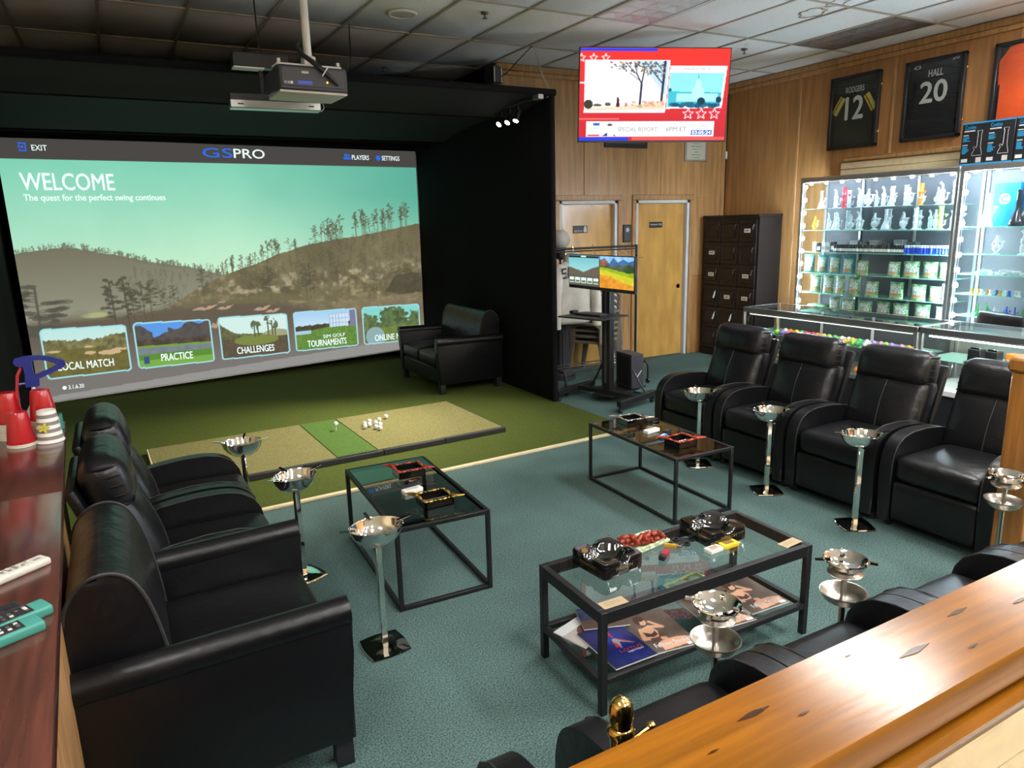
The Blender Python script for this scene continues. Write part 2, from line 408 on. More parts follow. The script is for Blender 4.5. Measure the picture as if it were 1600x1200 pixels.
        me.polygons.add(len(F)); me.polygons.foreach_set('loop_start', (np.arange(len(F))*4).astype(np.int32))
        me.update(calc_edges=True)
        at = me.color_attributes.new('Col', 'FLOAT_COLOR', 'POINT')
        at.data.foreach_set('color', np.concatenate([lc.reshape(-1, 3), np.ones((nx*ny, 1))], 1).astype(np.float32).ravel())
        me.materials.append(MATS[m]); return me
    def flat(s, name, origin, right, up, m, parent):
        R, U, O = np.array(right, float), np.array(up, float), np.array(origin, float)
        me = s.mesh(name, lambda X, Y: O+X[..., None]*R+Y[..., None]*U, m)
        o = bpy.data.objects.new(name, me); COL.objects.link(o); o.parent = parent; return o
ORD = ['first', 'second', 'third', 'fourth', 'fifth', 'sixth', 'seventh', 'eighth', 'ninth', 'tenth', 'eleventh', 'twelfth', 'thirteenth', 'fourteenth', 'fifteenth', 'sixteenth', 'seventeenth', 'eighteenth', 'nineteenth', 'twentieth'] + ['%d%s' % (i, {1: 'st', 2: 'nd', 3: 'rd'}.get(i % 10, 'th')) for i in range(21, 60)]
# ------------------------------------------------------------------ the room
CZ = 3.54                      # ceiling height
struct('floor', MB().b2((-3, -4, -.1), (7.6, 9.9, 0)), 'carpet', 'dark green carpet of the lounge')
struct('floor', MB().b2((-2.6, -4, 0), (7.45, .45, .006)), 'bounce_floor', 'unseen pale floor on the near side of the half wall, added to bounce light upward')  # out of view; added pale to throw more light up at the ceiling
# -- wall with the two doors
YB = 7.36
wb = struct('wall_back', MB().b2((3.93, YB+.10, 0), (7.6, YB+.2, CZ)), 'panel_wood', 'wood panelled wall with two doors')
def panel(x0, x1, z0, z1, m='panel_wood'):
    return obj('panel', MB().b2((x0+.002, YB, z0), (x1-.002, YB+.1, z1), .003), m, wb)
for x0, x1 in ((3.93, 5.118), (5.118, 6.31), (6.31, 7.44)): panel(x0, x1, 2.1, 3.46)
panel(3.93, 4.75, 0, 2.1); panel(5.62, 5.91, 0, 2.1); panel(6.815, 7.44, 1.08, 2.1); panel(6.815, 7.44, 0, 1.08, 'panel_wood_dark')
obj('cornice', MB().b2((3.93, YB-.035, 3.425), (7.44, YB+.02, 3.475), .006).b2((3.93, YB-.05, 3.475), (7.44, YB+.02, CZ), .008), 'oak_trim', wb)
obj('corner_batten', MB().b2((7.36, YB-.012, 1.08), (7.40, YB, 3.43), .004), 'oak_trim', wb)
for n, (x0, x1) in enumerate(((4.75, 5.62), (5.91, 6.815)), 1):
    d = struct('door_%d' % n, MB().b2((x0+.045, YB+.055, .008), (x1-.045, YB+.09, 2.035), .003), 'door_wood',
               'honey wood door with a room sign, %s' % ('partly hidden behind the clothes rack' if n == 1 else 'beside the dark lockers'))
    obj('frame', MB().b2((x0, YB-.006, 0), (x0+.045, YB+.1, 2.075), .004).b2((x1-.045, YB-.006, 0), (x1, YB+.1, 2.075), .004).b2((x0, YB-.006, 2.035), (x1, YB+.1, 2.075), .004), 'white_frame', d)
    obj('casing', MB().b2((x0-.062, YB-.022, 0), (x0, YB, 2.075), .006).b2((x1, YB-.022, 0), (x1+.062, YB, 2.075), .006).b2((x0-.062, YB-.022, 2.075), (x1+.062, YB, 2.14), .006), 'oak_trim', d)
    if n == 2:
        k = obj('door_knob', MB().lathe([(0, -.06), (.02, -.058), (.028, -.045), (.024, -.03), (.012, -.024), (.012, -.006), (.03, -.005), (.03, 0), (0, 0)], 18, T((x1-.115, YB+.055, .94), (-PI/2, 0, 0), (1, 1, 1)) @ T(rot=(PI, 0, 0))), 'brass', d)
    sx = x0+.235 if n == 1 else x0+.27
    sg = obj('sign', MB().b2((sx, YB+.046, 1.69 if n == 1 else 1.725), (sx+.215, YB+.055, 1.78 if n == 1 else 1.80), .003), 'black_plastic', d)
    if n == 1:
        obj('pictogram', MB().b2((sx+.155, YB+.0445, 1.70), (sx+.20, YB+.046, 1.745)).lathe([(.0, 0), (.016, 0), (.016, .0015), (0, .0015)], 12, T((sx+.178, YB+.046, 1.757), (PI/2, 0, 0))), 'print_white', sg)
        text('RESTROOM', 'print_white', sg, (sx+.015, YB+.0450, 1.703), (1, 0, 0), (0, 0, 1), .022, .12)
    else: text('Employees Only', 'print_white', sg, (sx+.012, YB+.0450, 1.75), (1, 0, 0), (0, 0, 1), .03, .19)
# -- right wall: panels with battens
XR = 7.45
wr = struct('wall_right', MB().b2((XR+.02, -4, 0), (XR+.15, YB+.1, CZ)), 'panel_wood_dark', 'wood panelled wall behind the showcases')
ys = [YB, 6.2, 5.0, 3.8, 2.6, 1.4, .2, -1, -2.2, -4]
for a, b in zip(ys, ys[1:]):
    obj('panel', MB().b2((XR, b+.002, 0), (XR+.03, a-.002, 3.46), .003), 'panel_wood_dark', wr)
    obj('batten', MB().b2((XR-.012, b-.016, 0), (XR, b+.016, 3.43), .004), 'oak_trim', wr)
obj('cornice', MB().b2((XR-.03, -4, 3.425), (XR+.03, YB, 3.475), .006).b2((XR-.045, -4, 3.475), (XR+.03, YB, CZ), .008), 'oak_trim', wr)
sl = thing('grooved_board', 'cream grooved boards with a wooden ledge above the lit cabinet', 'slatwall', (XR, 4.4, 2.2))
for k in range(2):
    for a, b in ((-1.9, -.4), (-.397, 1.15)):
        obj('slat', MB().b2((-.045, a, .055+k*.075), (-.013, b, .126+k*.075), .004), 'cream_board', sl)
obj('ledge', MB().b2((-.075, -1.9, .205), (-.013, 1.10, .255), .012), 'oak_trim', sl)
# -- walls never in view, closing the room
struct('wall_left', MB().b2((-2.7, -4, 0), (-2.6, 9.9, CZ)), 'cream_board', 'plain wall behind the bar')
struct('wall_front', MB().b2((-2.7, -4.1, 0), (7.6, -4, CZ)), 'cream_board', 'plain wall behind the viewer')
struct('wall_rear', MB().b2((-2.7, 9.8, 0), (4.0, 9.9, CZ)), 'black_fabric', 'dark wall behind the golf screen')
struct('wall_side', MB().b2((3.925, YB+.2, 0), (4.0, 9.8, CZ)), 'black_fabric', 'dark partition beside the golf bay')
# -- ceiling of lay-in tiles
ce = struct('ceiling', MB().b2((-2.8, -4, CZ+.03), (7.6, 9.9, CZ+.1)), 'dark_inside', 'suspended ceiling of white tiles')
GX = [.78+.622*k for k in range(-6, 12)]; GX[-1] = 7.45
GY = [5.45+1.12*k for k in range(-9, 5)]
grid = MB()
for x in GX: grid.b2((x-.011, GY[0], CZ-.004), (x+.011, GY[-1], CZ+.012))
for y in GY: grid.b2((GX[0], y-.011, CZ-.004), (7.45, y+.011, CZ+.012))
obj('grid', grid, 'ceiling_grid', ce)
LIT = {(5, 2.09), (9, 2.09), (5, -.15), (9, -.15), (1, -.15), (-3, -.15), (5, -2.39), (9, -2.39), (1, -2.39)}
OFF = {(5, 4.33), (9, 4.33)}
tmesh = {}
for i, (xa, xb) in enumerate(zip(GX, GX[1:])):
    for ya, yb in zip(GY, GY[1:]):
        key = (i-6, round(ya, 2))
        if key in LIT or key in OFF: continue
        w = round(xb-xa, 3)
        if w not in tmesh:
            me = MB().box((0, 0, 0), (w-.008, 1.112, .02), .002).mesh('tile'); me.materials.append(MATS['ceiling_tile']); tmesh[w] = me
        o = bpy.data.objects.new('tile', tmesh[w]); COL.objects.link(o); o.parent = ce; o.location = ((xa+xb)/2, (ya+yb)/2, CZ+.014+rnd.uniform(0, .003))
# water stains: irregular rings on two tiles
for (cx, cy, r) in ((5.60, 4.59, .12), (5.54, 4.30, .09)):
    mb = MB(); n = 40; r1 = []; r2 = []
    for k in range(n):
        t = 2*PI*k/n; q = r*(1+.16*math.sin(2*t+cx*9)+.09*math.sin(5*t+1)+.05*math.sin(9*t))
        w = .012+.010*abs(math.sin(3*t+.6))
        r1.append((cx+q*math.cos(t), cy+1.15*q*math.sin(t), CZ+.0025)); r2.append((cx+(q-w)*math.cos(t), cy+1.15*(q-w)*math.sin(t), CZ+.0025))
    mb.add(r1+r2, [(k, (k+1) % n, n+(k+1) % n, n+k) for k in range(n)])
    obj('water_stain', mb, 'stain', ce)
def troffer(k, y, lit):
    x0 = .78+.622*k; x1 = x0+.622; y1 = y+1.12
    lab = {(5, 4.33): 'unlit louvered ceiling light with white grid, nearest above the television', (9, 4.33): 'unlit louvered ceiling light close to the wood panelled wall'}.get((k, y), 'lit ceiling light %s, in the %s column from the bar' % ({2.09: 'above the middle of the lounge', -.15: 'above the half wall', -2.39: 'far behind the half wall'}.get(y, ''), {-3: 'first', 1: 'second', 5: 'third', 9: 'fourth'}[k]))
    t = thing('ceiling_light', lab, 'ceiling light', ((x0+x1)/2, (y+y1)/2, CZ), 0, 'louvered ceiling lights')
    w, l = .60, 1.10
    obj('frame', MB().b2((-w/2, -l/2, -.006), (-w/2+.022, l/2, .01)).b2((w/2-.022, -l/2, -.006), (w/2, l/2, .01)).b2((-w/2, -l/2, -.006), (w/2, -l/2+.022, .01)).b2((-w/2, l/2-.022, -.006), (w/2, l/2, .01)), 'alu_dark' if k == 9 else 'white_frame', t)
    if lit:
        obj('diffuser', MB().b2((-w/2+.02, -l/2+.02, -.002), (w/2-.02, l/2-.02, .004)), 'lamp_white', t)
    else:
        obj('reflector', MB().b2((-w/2+.01, -l/2+.01, .018), (w/2-.01, l/2-.01, .026)), 'louver' if k == 5 else 'louver_dark', t)
        nx, ny = 3, 6; cw, cl = (w-.044)/nx, (l-.044)/ny
        for a in range(nx):
            for b in range(ny):
                cx, cy = -w/2+.022+cw*(a+.5), -l/2+.022+cl*(b+.5); h = .02
                vs = [(cx-cw/2, cy-cl/2, -.002), (cx+cw/2, cy-cl/2, -.002), (cx+cw/2, cy+cl/2, -.002), (cx-cw/2, cy+cl/2, -.002), (cx, cy, h)]
                obj('louver_cell', MB().add(vs, [(0, 1, 4), (1, 2, 4), (2, 3, 4), (3, 0, 4)]), 'louver' if k == 5 else 'louver_dark', t, ang=5)
for k, y in sorted(OFF): troffer(k, y, False)
for k, y in sorted(LIT): troffer(k, y, True)
t = thing('ceiling_speaker', 'round white ceiling speaker set in a tile', 'speaker', (2.36, 6.0, CZ))
obj('rim', MB().lathe([(.125, 0), (.125, -.008), (.115, -.016), (.10, -.016), (.10, 0)], 28), 'white_plastic', t)
obj('grille', MB().lathe([(0, -.012), (.07, -.014), (.101, -.010), (.101, -.002), (0, -.002)], 28), 'off_white', t)
for i, (x, y, lab) in enumerate(((2.98, 5.72, 'small ceiling sprinkler head right of the round speaker'), (6.07, 5.80, 'small ceiling sprinkler head between the television and the wood wall'), (2.90, 8.0, 'small ceiling sprinkler head over the dark golf bay'))):
    t = thing('sprinkler', lab, 'sprinkler', (x, y, CZ), 0, 'ceiling sprinklers')
    obj('escutcheon', MB().lathe([(0, 0), (.035, 0), (.03, -.008), (.012, -.012), (0, -.012)], 16), 'alu_dark', t)
    obj('head', MB().cyl((0, 0, -.01), (0, 0, -.04), .008).cyl((0, 0, -.04), (0, 0, -.044), .022), 'alu_dark', t)
# -- half wall in front of the viewer, with its pine cap
hw = struct('wall_near', MB().b2((-.3, .555, 0), (2.6, .60, 1.10)), 'rubber', 'half wall with a varnished pine cap')  # core coloured near black so the siding gaps read as shadow
def cap():
    prof = [(.494, 1.150), (.488, 1.142), (.488, 1.10), (.50, 1.09), (.65, 1.09), (.655, 1.10), (.655, 1.143), (.648, 1.151)]
    return MB().prism(prof, 'x', -.3, 2.6, 0)
obj('cap_board', cap(), 'pine', hw)
obj('edge_moulding', MB().prism([(.535, 1.09), (.478, 1.09), (.470, 1.082), (.472, 1.062), (.484, 1.048), (.500, 1.034), (.535, 1.024)], 'x', -.3, 2.6), 'pine', hw)
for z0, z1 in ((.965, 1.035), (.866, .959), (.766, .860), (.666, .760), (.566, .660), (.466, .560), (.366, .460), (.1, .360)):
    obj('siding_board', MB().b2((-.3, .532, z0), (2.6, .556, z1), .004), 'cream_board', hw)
kn = [(.70, .60, .014), (.76, .565, .006), (1.03, .575, .017), (1.20, .605, .013), (1.33, .57, .010), (.93, .62, .004), (1.53, .58, .018), (.60, .575, .005), (1.12, .535, .006)]
for x, y, r in kn:
    n = 24; pts = [(x+r*1.5*math.cos(2*PI*i/n)*(1+.6*abs(math.cos(2*PI*i/n))**8), y+r*.34*math.sin(2*PI*i/n)*abs(math.sin(2*PI*i/n))**.4) for i in range(n)]
    obj('knot', MB().add([(a, b, 1.1516) for a, b in pts], [tuple(range(n))]), 'pine_knot', hw)
t = thing('newel_post', 'square varnished pine post at the far end of the recliner row', 'post', (3.86, 1.72, 0))
obj('shaft', MB().b2((-.09, -.07, 0), (.09, .07, 1.06), .008), 'pine_upright', t)
obj('cap_block', MB().b2((-.105, -.085, 1.06), (.105, .085, 1.13), .012), 'pine_upright', t)
# ------------------------------------------------------------------ golf bay: turf, fabric enclosure, screen
tf = MB().prism([(-.95, 4.66), (3.90, 4.84), (3.87, 6.1), (3.87, 9.78), (-.95, 9.78)], 'z', 0, .012)
o = tag(obj('golf_turf', tf, 'turf'), 'green artificial turf covering the floor of the golf bay', 'turf')
o = struct('trim_1', MB().prism([(-.95, 4.625), (3.90, 4.805), (3.90, 4.845), (-.95, 4.665)], 'z', 0, .017, .003), 'cream_board', 'pale strip between turf and carpet')
en = thing('golf_enclosure', 'black fabric golf bay enclosure with roof and padded frame', 'golf bay', (1.45, 7.9, 0))
E0 = Vector((1.45, 7.9, 0))
def L_(mb): mb.v = [tuple(Vector(p)-E0) for p in mb.v]; return mb
def wavy(ax, val, a0, a1, z0, z1, thick, amp, sgn):
    mb = MB(); na, nz = 26, 12; vs = []
    for s_ in (0, 1):
        for i in range(na+1):
            for j in range(nz+1):
                a = a0+(a1-a0)*i/na; z = z0+(z1-z0)*j/nz
                off = val+sgn*s_*thick+(amp*math.sin(a*5.1+z*.9)*math.sin(z*1.1+.4) if not s_ else 0)
                vs.append((off, a, z) if ax == 'x' else (a, off, z))
    n1 = (na+1)*(nz+1); fs = []
    for s_ in (0, 1):
        for i in range(na):
            for j in range(nz):
                b = s_*n1+i*(nz+1)+j; fs.append((b, b+1, b+nz+2, b+nz+1))
    mb.add(vs, fs); return mb
obj('side_curtain', L_(wavy('x', 3.835, 6.1, 9.75, 0.01, 2.99, .03, .010, 1)), 'black_fabric', en)
obj('side_curtain', L_(wavy('x', -.95, 6.1, 9.75, 0.01, 2.99, .05, .012, -1)), 'black_fabric', en)
obj('back_curtain', L_(MB().b2((-.95, 9.72, 0), (3.84, 9.76, 3.0))), 'black_fabric', en)
pr = [(6.06, 3.015), (6.2, 2.985), (6.42, 2.96), (6.62, 2.925), (6.75, 2.885), (6.95, 2.90), (7.06, 2.945), (7.4, 2.955), (7.8, 2.935), (8.2, 2.90), (8.45, 2.865), (8.6, 2.84), (8.9, 2.86), (9.72, 2.90)]
prof = pr+[(y, z+.03) for y, z in pr[::-1]]
obj('roof_fabric', L_(MB().prism(prof, 'x', -.95, 3.84)), 'roof_fabric', en, ang=60)
obj('padded_post', L_(MB().cyl((3.848, 6.07, 0), (3.848, 6.07, 3.02), .030, n=16)), 'black_fabric', en)
obj('padded_post', L_(MB().cyl((-.97, 6.07, 0), (-.97, 6.07, 3.02), .035, n=16)), 'black_fabric', en)
obj('padded_header', L_(MB().cyl((-.99, 6.06, 3.025), (3.878, 6.06, 3.025), .032, n=16)), 'black_fabric', en)
obj('cross_bar', L_(MB().cyl((-.95, 6.80, 2.905), (3.84, 6.80, 2.905), .03, n=12)), 'black_fabric', en)
obj('cross_bar', L_(MB().cyl((-.95, 8.62, 2.85), (3.84, 8.62, 2.85), .03, n=12)), 'black_fabric', en)
obj('valance', L_(MB().b2((-.95, 9.02, 2.80), (3.84, 9.05, 2.90))), 'black_fabric', en)
# -- projection screen with its picture
SA = Vector((-.83, 9.15, 0)); SD = Vector((4.59, .35, 0)).normalized(); SN = Vector((SD.y, -SD.x, 0))
sc = thing('golf_screen', 'large projection screen showing a hilly golf course menu', 'projection screen', SA, math.atan2(SD.y, SD.x))
BOT = lambda s: .035+.022*s
obj('cloth', MB().prism([(-.05, BOT(-.05)-.02), (4.655, BOT(4.655)-.02), (4.69, 2.805), (-.02, 2.835)], 'y', .012, .03), 'screen_white', sc)
def paint_course():
    c = Cv(-.045, 4.66, .03, 2.82, 560, 336); X, Y = c.X, c.Y
    t = np.clip((Y-1.3)/1.35, 0, 1); u = np.clip(X/4.6, 0, 1)
    hor = np.array([196, 236, 204.]); top = np.array([128, 210, 182.]); dark = np.array([84, 168, 148.])
    sky = hor*(1-t[..., None])+top*t[..., None]
    k = (np.clip(u-.45, 0, 1)*1.5*np.clip(t*1.3+.1, 0, 1))[..., None]; sky = sky*(1-k)+dark*k
    g = np.exp(-((u-.5)/.28)**2-((t-.05)/.5)**2)[..., None]; sky = sky+g*np.array([8, 6, 4])
    c.c[:] = sky/255; c.grain(2.2, .02, 11)
    r1 = [(-.1, 1.64), (.17, 1.675), (.35, 1.69), (.52, 1.685), (.88, 1.60), (1.19, 1.51), (1.66, 1.42), (2.0, 1.31), (4.7, 1.2)]
    haze = np.clip((Y-.85)/.85, 0, 1)[..., None]
    m1 = c.below(r1, (138, 138, 116), 1, .018, 3, 22)
    c.c = c.c*(1-m1[..., None])+m1[..., None]*((np.array([118, 116, 96])*haze+np.array([152, 152, 132])*(1-haze))/255)
    r = random.Random(3)
    for i in range(150):
        x = r.uniform(-.05, 2.2); y = np.interp(x, [p[0] for p in r1], [p[1] for p in r1]); c.pine(x, y-.03, r.uniform(.05, .09), (112, 112, 94), .55, r, .3, 5)
    for i in range(160):
        x = r.uniform(.9, 2.4); y = r.uniform(1.0, 1.38); c.pine(x, y-.05, r.uniform(.08, .16), (104, 100, 82), .28, r, .2, 6)
    r2 = [(-.1, .8), (1.3, .95), (1.75, 1.18), (1.97, 1.30), (2.40, 1.42), (2.72, 1.54), (3.14, 1.645), (3.76, 1.72), (4.13, 1.775), (4.7, 1.87)]
    m2 = c.below(r2, (120, 111, 86), 1, .012, 9, 20); m2 *= (X > 1.2)
    n = fbm(X, Y, 3.2, 21); n2 = fbm(X, Y*2, 11, 31)
    hill = np.array([122, 114, 86])*(.82+.30*n[..., None])+(np.clip(n2-.55, 0, 1)*1.7)[..., None]*np.array([90, 82, 62])*np.clip((1.5-Y)/.3, 0, 1)[..., None]
    c.c = np.where((m2 > 0)[..., None], np.clip(hill/255, 0, 1), c.c)
    for i in range(120):
        x = r.uniform(1.9, 4.65); y = np.interp(x, [p[0] for p in r2], [p[1] for p in r2])
        if r.random() < .52 and not (2.95 < x < 3.15): c.pine(x, y-.02, r.uniform(.10, .24) if x < 3.3 else r.uniform(.16, .36), (96, 96, 76), .72, r, .16, 10)
    for i in range(260):
        x = r.uniform(2.2, 4.65); y = r.uniform(.8, 1.6)
        if y < np.interp(x, [p[0] for p in r2], [p[1] for p in r2])-.08: c.pine(x, y, r.uniform(.10, .30), (92, 88, 66), .30, r, .22, 8)
    rk_ = fbm(X*1.0, Y*1.7, 6.5, 77)*.7+fbm(X, Y, 19, 78)*.3; band = np.exp(-((Y-(1.12+.05*(X-2)))/.13)**2)*(X > 1.7)
    mk = np.clip((rk_-.53)*9, 0, 1)*np.clip(band*1.6-.25, 0, 1)*(m2 > 0); c.c = c.c*(1-.75*mk[..., None])+.75*mk[..., None]*(np.array([182, 170, 142])*(.8+.4*fbm(X, Y, 40, 79))[..., None])/255
    sh_ = np.clip((.47-rk_)*7, 0, 1)*np.clip(band*1.5-.2, 0, 1)*(m2 > 0); c.c = c.c*(1-.35*sh_[..., None])+.35*sh_[..., None]*np.array([72, 64, 48])/255
    c.poly([(4.1, .96), (4.25, 1.16), (4.5, 1.20), (4.66, 1.17), (4.66, .92), (4.3, .90)], (82, 76, 62), .8)
    # lower fairway and dark ground
    low = [(-.1, .95), (.3, .98), (.8, .97), (1.3, 1.0), (1.7, 1.02), (2.2, 1.02), (2.6, .98), (2.95, .90), (3.4, .74), (3.9, .72), (4.7, .80)]
    m = np.clip((np.interp(X, [p[0] for p in low], [p[1] for p in low])-Y)/.10, 0, 1)
    gnd = np.array([102, 92, 78.])*np.clip((Y-.2)/.6, 0, 1)[..., None]+np.array([124, 119, 114.])*(1-np.clip((Y-.2)/.6, 0, 1))[..., None]
    c.c = c.c*(1-m[..., None])+m[..., None]*gnd/255
    c.poly([(2.0, 1.0), (2.5, 1.06), (2.9, 1.0), (2.7, .93), (2.1, .95)], (112, 108, 78), .7)
    c.poly([(3.3, .86), (4.66, .9), (4.66, .03), (3.75, .03)], (140, 126, 100), .55); c.grain(14, .05, 51, (Y < 1.15)*(X > 3.1)*1.)
    c.ell(.60, .945, .16, .035, (176, 182, 124), .9, .3); c.ell(.46, .965, .12, .06, (128, 126, 108), .4, .5)
    for bx, by, w, h in ((1.75, .93, .15, .028), (1.98, .915, .10, .025), (2.42, .87, .11, .032), (2.55, .83, .10, .026), (1.95, .985, .05, .012), (1.85, .72, .06, .05)):
        c.poly([(bx-w, by-h*.6), (bx-w*.5, by+h*.4), (bx-w*.1, by+h*.3), (bx, by-h*.2), (bx+w*.3, by+h*.7), (bx+w, by+h), (bx+w*.5, by-h*.5), (bx, by-h)], (190, 160, 136), .95)
    for x, y0, h, a in ((.80, .70, .62, .9), (.93, .72, .62, .9), (.99, .76, .45, .6), (1.10, .86, .42, .65), (1.17, .86, .44, .7), (1.32, .9, .3, .4), (1.42, .92, .3, .45), (1.75, 1.0, .4, .35), (3.05, .95, .42, .55), (3.0, .9, .5, .4), (2.55, .95, .42, .45)):
        c.pine(x, y0, h, (84, 82, 66), a, r, .22, 16, .35)
    c.pine(.06, .45, .85, (84, 84, 74), .85, r, .38, 20, .28)
    m = ((Y < .30)*1.)[..., None]*np.clip((3.7-X)/.1, 0, 1)[..., None]; c.c = c.c*(1-m*.5)+m*.5*np.array([120, 116, 112])/255
    c.c[Y > 2.605] = np.array([74, 71, 69])/255
    b = Y < (.085+.026*X); c.c[b] = np.array([150, 148, 145])/255
    # menu cards
    def card(q, fn):
        (xa, za), (xb, zb), (xc, zc), (xd, zd) = q
        cx = (xa+xb+xc+xd)/4; hw_ = (xb-xa+xc-xd)/4; w = c.win(min(xa, xd), max(xb, xc), min(zc, zd), max(za, zb)); XX, YY = X[w], Y[w]
        uu = (XX-cx)/hw_; tp = za+(zb-za)*(uu+1)/2; bt = zd+(zc-zd)*(uu+1)/2; vv = (YY-bt)/(tp-bt)
        h = (za-zd); ex = np.abs(uu)*hw_; ey = np.abs(vv-.5)*h; rr = .045
        dx = np.maximum(ex-(hw_-rr), 0); dy = np.maximum(ey-(h/2-rr), 0); sd = np.hypot(dx, dy)-rr+np.minimum(np.maximum(ex-(hw_-rr), ey-(h/2-rr)), 0)
        c.c[w] = np.where((sd < 0)[..., None], np.array([166, 226, 232])/255, c.c[w])
        img = fn((uu+1)/2, vv, XX, YY); c.c[w] = np.where((sd < -.017)[..., None], np.clip(img/255, 0, 1), c.c[w])
    def mixc(m, a, b): return a*(1-m[..., None])+np.array(b)*m[..., None]
    def base(col, u_): return np.zeros(u_.shape+(3,))+np.array(col)
    def f1(u_, v, XX, YY):
        im = mixc(np.clip((v-.6)/.4, 0, 1), base((206, 236, 230), u_), (190, 232, 226)); n = fbm(XX, YY, 26, 4); tl = .74+.08*np.abs(u_-.45)+.10*(fbm(XX, XX*0, 30, 8)-.5)+.12*np.clip(u_-.6, 0, 1)
        im = np.where((v < tl)[..., None], np.array([120, 116, 76])*(.65+.7*n[..., None]), im)
        im = np.where((v < .52+.06*np.sin(u_*4))[..., None], np.array([112, 106, 58])*(.85+.3*n[..., None]), im)
        for bx, by, w_, h_ in ((.53, .47, .065, .035), (.76, .45, .14, .05), (.88, .50, .1, .03), (.52, .60, .05, .02), (.12, .54, .08, .02)): im = np.where((np.hypot((u_-bx)/w_, (v-by)/h_) < 1)[..., None], np.array([205, 178, 138]), im)
        return im
    def f2(u_, v, XX, YY):
        im = base((96, 156, 232), u_); n = fbm(XX, YY, 20, 6); mt = .80+.16*np.abs(u_-.33)*2-.1*(np.abs(u_-.33) < .1)+.05*np.sin(u_*20)
        im = np.where((v < mt)[..., None], np.array([88, 84, 82])*(.85+.3*n[..., None]), im)
        im = np.where((v < .60+.06*fbm(XX, YY*0, 14, 3))[..., None], np.array([84, 72, 62])*(.7+.6*n[..., None]), im)
        im = np.where((v < .50)[..., None], np.array([118, 160, 74]), im); im = np.where((v < .45)[..., None], np.array([122, 132, 140])*(.9+.2*n[..., None]), im)
        im = np.where((v < .30+.04*u_)[..., None], np.array([96, 142, 58]), im); im = np.where((v < .18)[..., None], np.array([124, 174, 78]), im)
        im = np.where(((np.abs(u_-.11) < .035) & (v > .10) & (v < .26))[..., None], np.array([60, 84, 130]), im); return im
    def f3(u_, v, XX, YY):
        im = base((212, 240, 232), u_); n = fbm(XX, YY, 30, 16)
        im = np.where((v < .56+.25*np.exp(-(u_/.15)**2)+.06*n)[..., None], np.array([104, 104, 72])*(.7+.6*n[..., None]), im)
        im = np.where((np.hypot((u_-.82)/.22, (v-.5)/.16) < 1)[..., None], np.array([164, 166, 128]), im)
        im = np.where((v < .48)[..., None], np.array([96, 86, 68])*(.85+.3*n[..., None]), im)
        im = np.where((np.hypot((u_-.52)/.32, (v-.42)/.13) < 1)[..., None], np.array([126, 138, 70]), im)
        for tx, hh in ((.5, .3), (.55, .28), (.70, .40), (.76, .36), (.80, .28)):
            im = np.where(((np.abs(u_-tx) < .007) & (v > .5) & (v < .5+hh))[..., None], np.array([96, 100, 76]), im)
            im = np.where((((np.hypot((u_-tx)/.05, (v-.48-hh)/.10) < 1)) & (n > .46))[..., None], np.array([104, 112, 84]), im)
        return im
    def f4(u_, v, XX, YY):
        im = mixc(np.clip((v-.5)*2, 0, 1), base((214, 240, 244), u_), (164, 206, 244)); n = fbm(XX, YY, 30, 26)
        im = np.where((v < .62+.06*n+.06*u_)[..., None], np.array([76, 74, 56])*(.7+.6*n[..., None]), im)
        gl = .44+.20*np.sin(np.clip(u_*1.6, 0, 1.6)); im = np.where((v < gl)[..., None], np.array([104, 142, 64])*(.85+.3*n[..., None]), im)
        im = np.where(((u_ < .26) & (v > .44) & (v < .53))[..., None], np.array([172, 208, 236]), im)
        sb = (u_ > .55) & (u_ < .85) & (v > .58) & (v < .92); gr = ((np.floor(u_*60) % 3 == 0) | (np.floor(v*36) % 4 == 0)); im = np.where(sb[..., None], np.where(gr[..., None], np.array([172, 200, 224]), np.array([214, 232, 244])), im)
        sb = (u_ > .88) & (v > .56); im = np.where(sb[..., None], np.array([128, 128, 158]), im); return im
    def f5(u_, v, XX, YY):
        im = mixc(v, base((176, 228, 218), u_), (130, 214, 208)); n = fbm(XX, YY, 24, 36)
        cr = (np.hypot((u_-.55)/.24, (v-.74)/.26)+(n-.5)*1.2 < 1) | (np.hypot((u_-.92)/.14, (v-.66)/.2)+(n-.5) < 1) | (np.hypot((u_-.08)/.2, (v-.64)/.2)+(n-.5) < 1) | (v < .60)
        im = np.where(cr[..., None], np.array([98, 118, 76])*(.6+.75*n[..., None]), im)
        im = np.where(((v < .46) & (u_ > .1+.5*(.46-v)))[..., None], np.array([112, 132, 66])*(.85+.3*n[..., None]), im)
        im = np.where((np.hypot((u_-.2)/.16, (v-.2)/.28) < 1)[..., None], np.array([146, 176, 178]), im); return im
    card([(.055, .842), (.885, .812), (.888, .262), (.055, .278)], f1); card([(.955, .825), (1.795, .792), (1.795, .24), (.955, .265)], f2)
    card([(1.875, .805), (2.722, .778), (2.722, .22), (1.875, .242)], f3); card([(2.795, .785), (3.655, .768), (3.655, .19), (2.795, .225)], f4)
    card([(3.733, .768), (4.600, .748), (4.600, .150), (3.733, .185)], f5)
    return c
cv = paint_course()
def place(X, Y):
    Yn = np.where(Y < .6, BOT(X)+(Y-.03)*(.6-BOT(X))/.57, Y)
    return np.stack([X, X*0+.006, Yn], -1)
po = bpy.data.objects.new('picture', cv.mesh('picture', place, 'picture_glow')); COL.objects.link(po); po.parent = sc
po['label'] = 'green sky over wooded hills with five menu cards'
def st(body, m, x, z, h, w=None, bold=.02, slope=0., center=False, shear=0.):
    return text(body, m, po, (x, .003, z), (math.cos(slope), 0, math.sin(slope)), (0, 0, 1), h, w, bold, center=center, shear=shear)
st('EXIT', 'txt_white', .262, 2.695, .055, .135, .013)
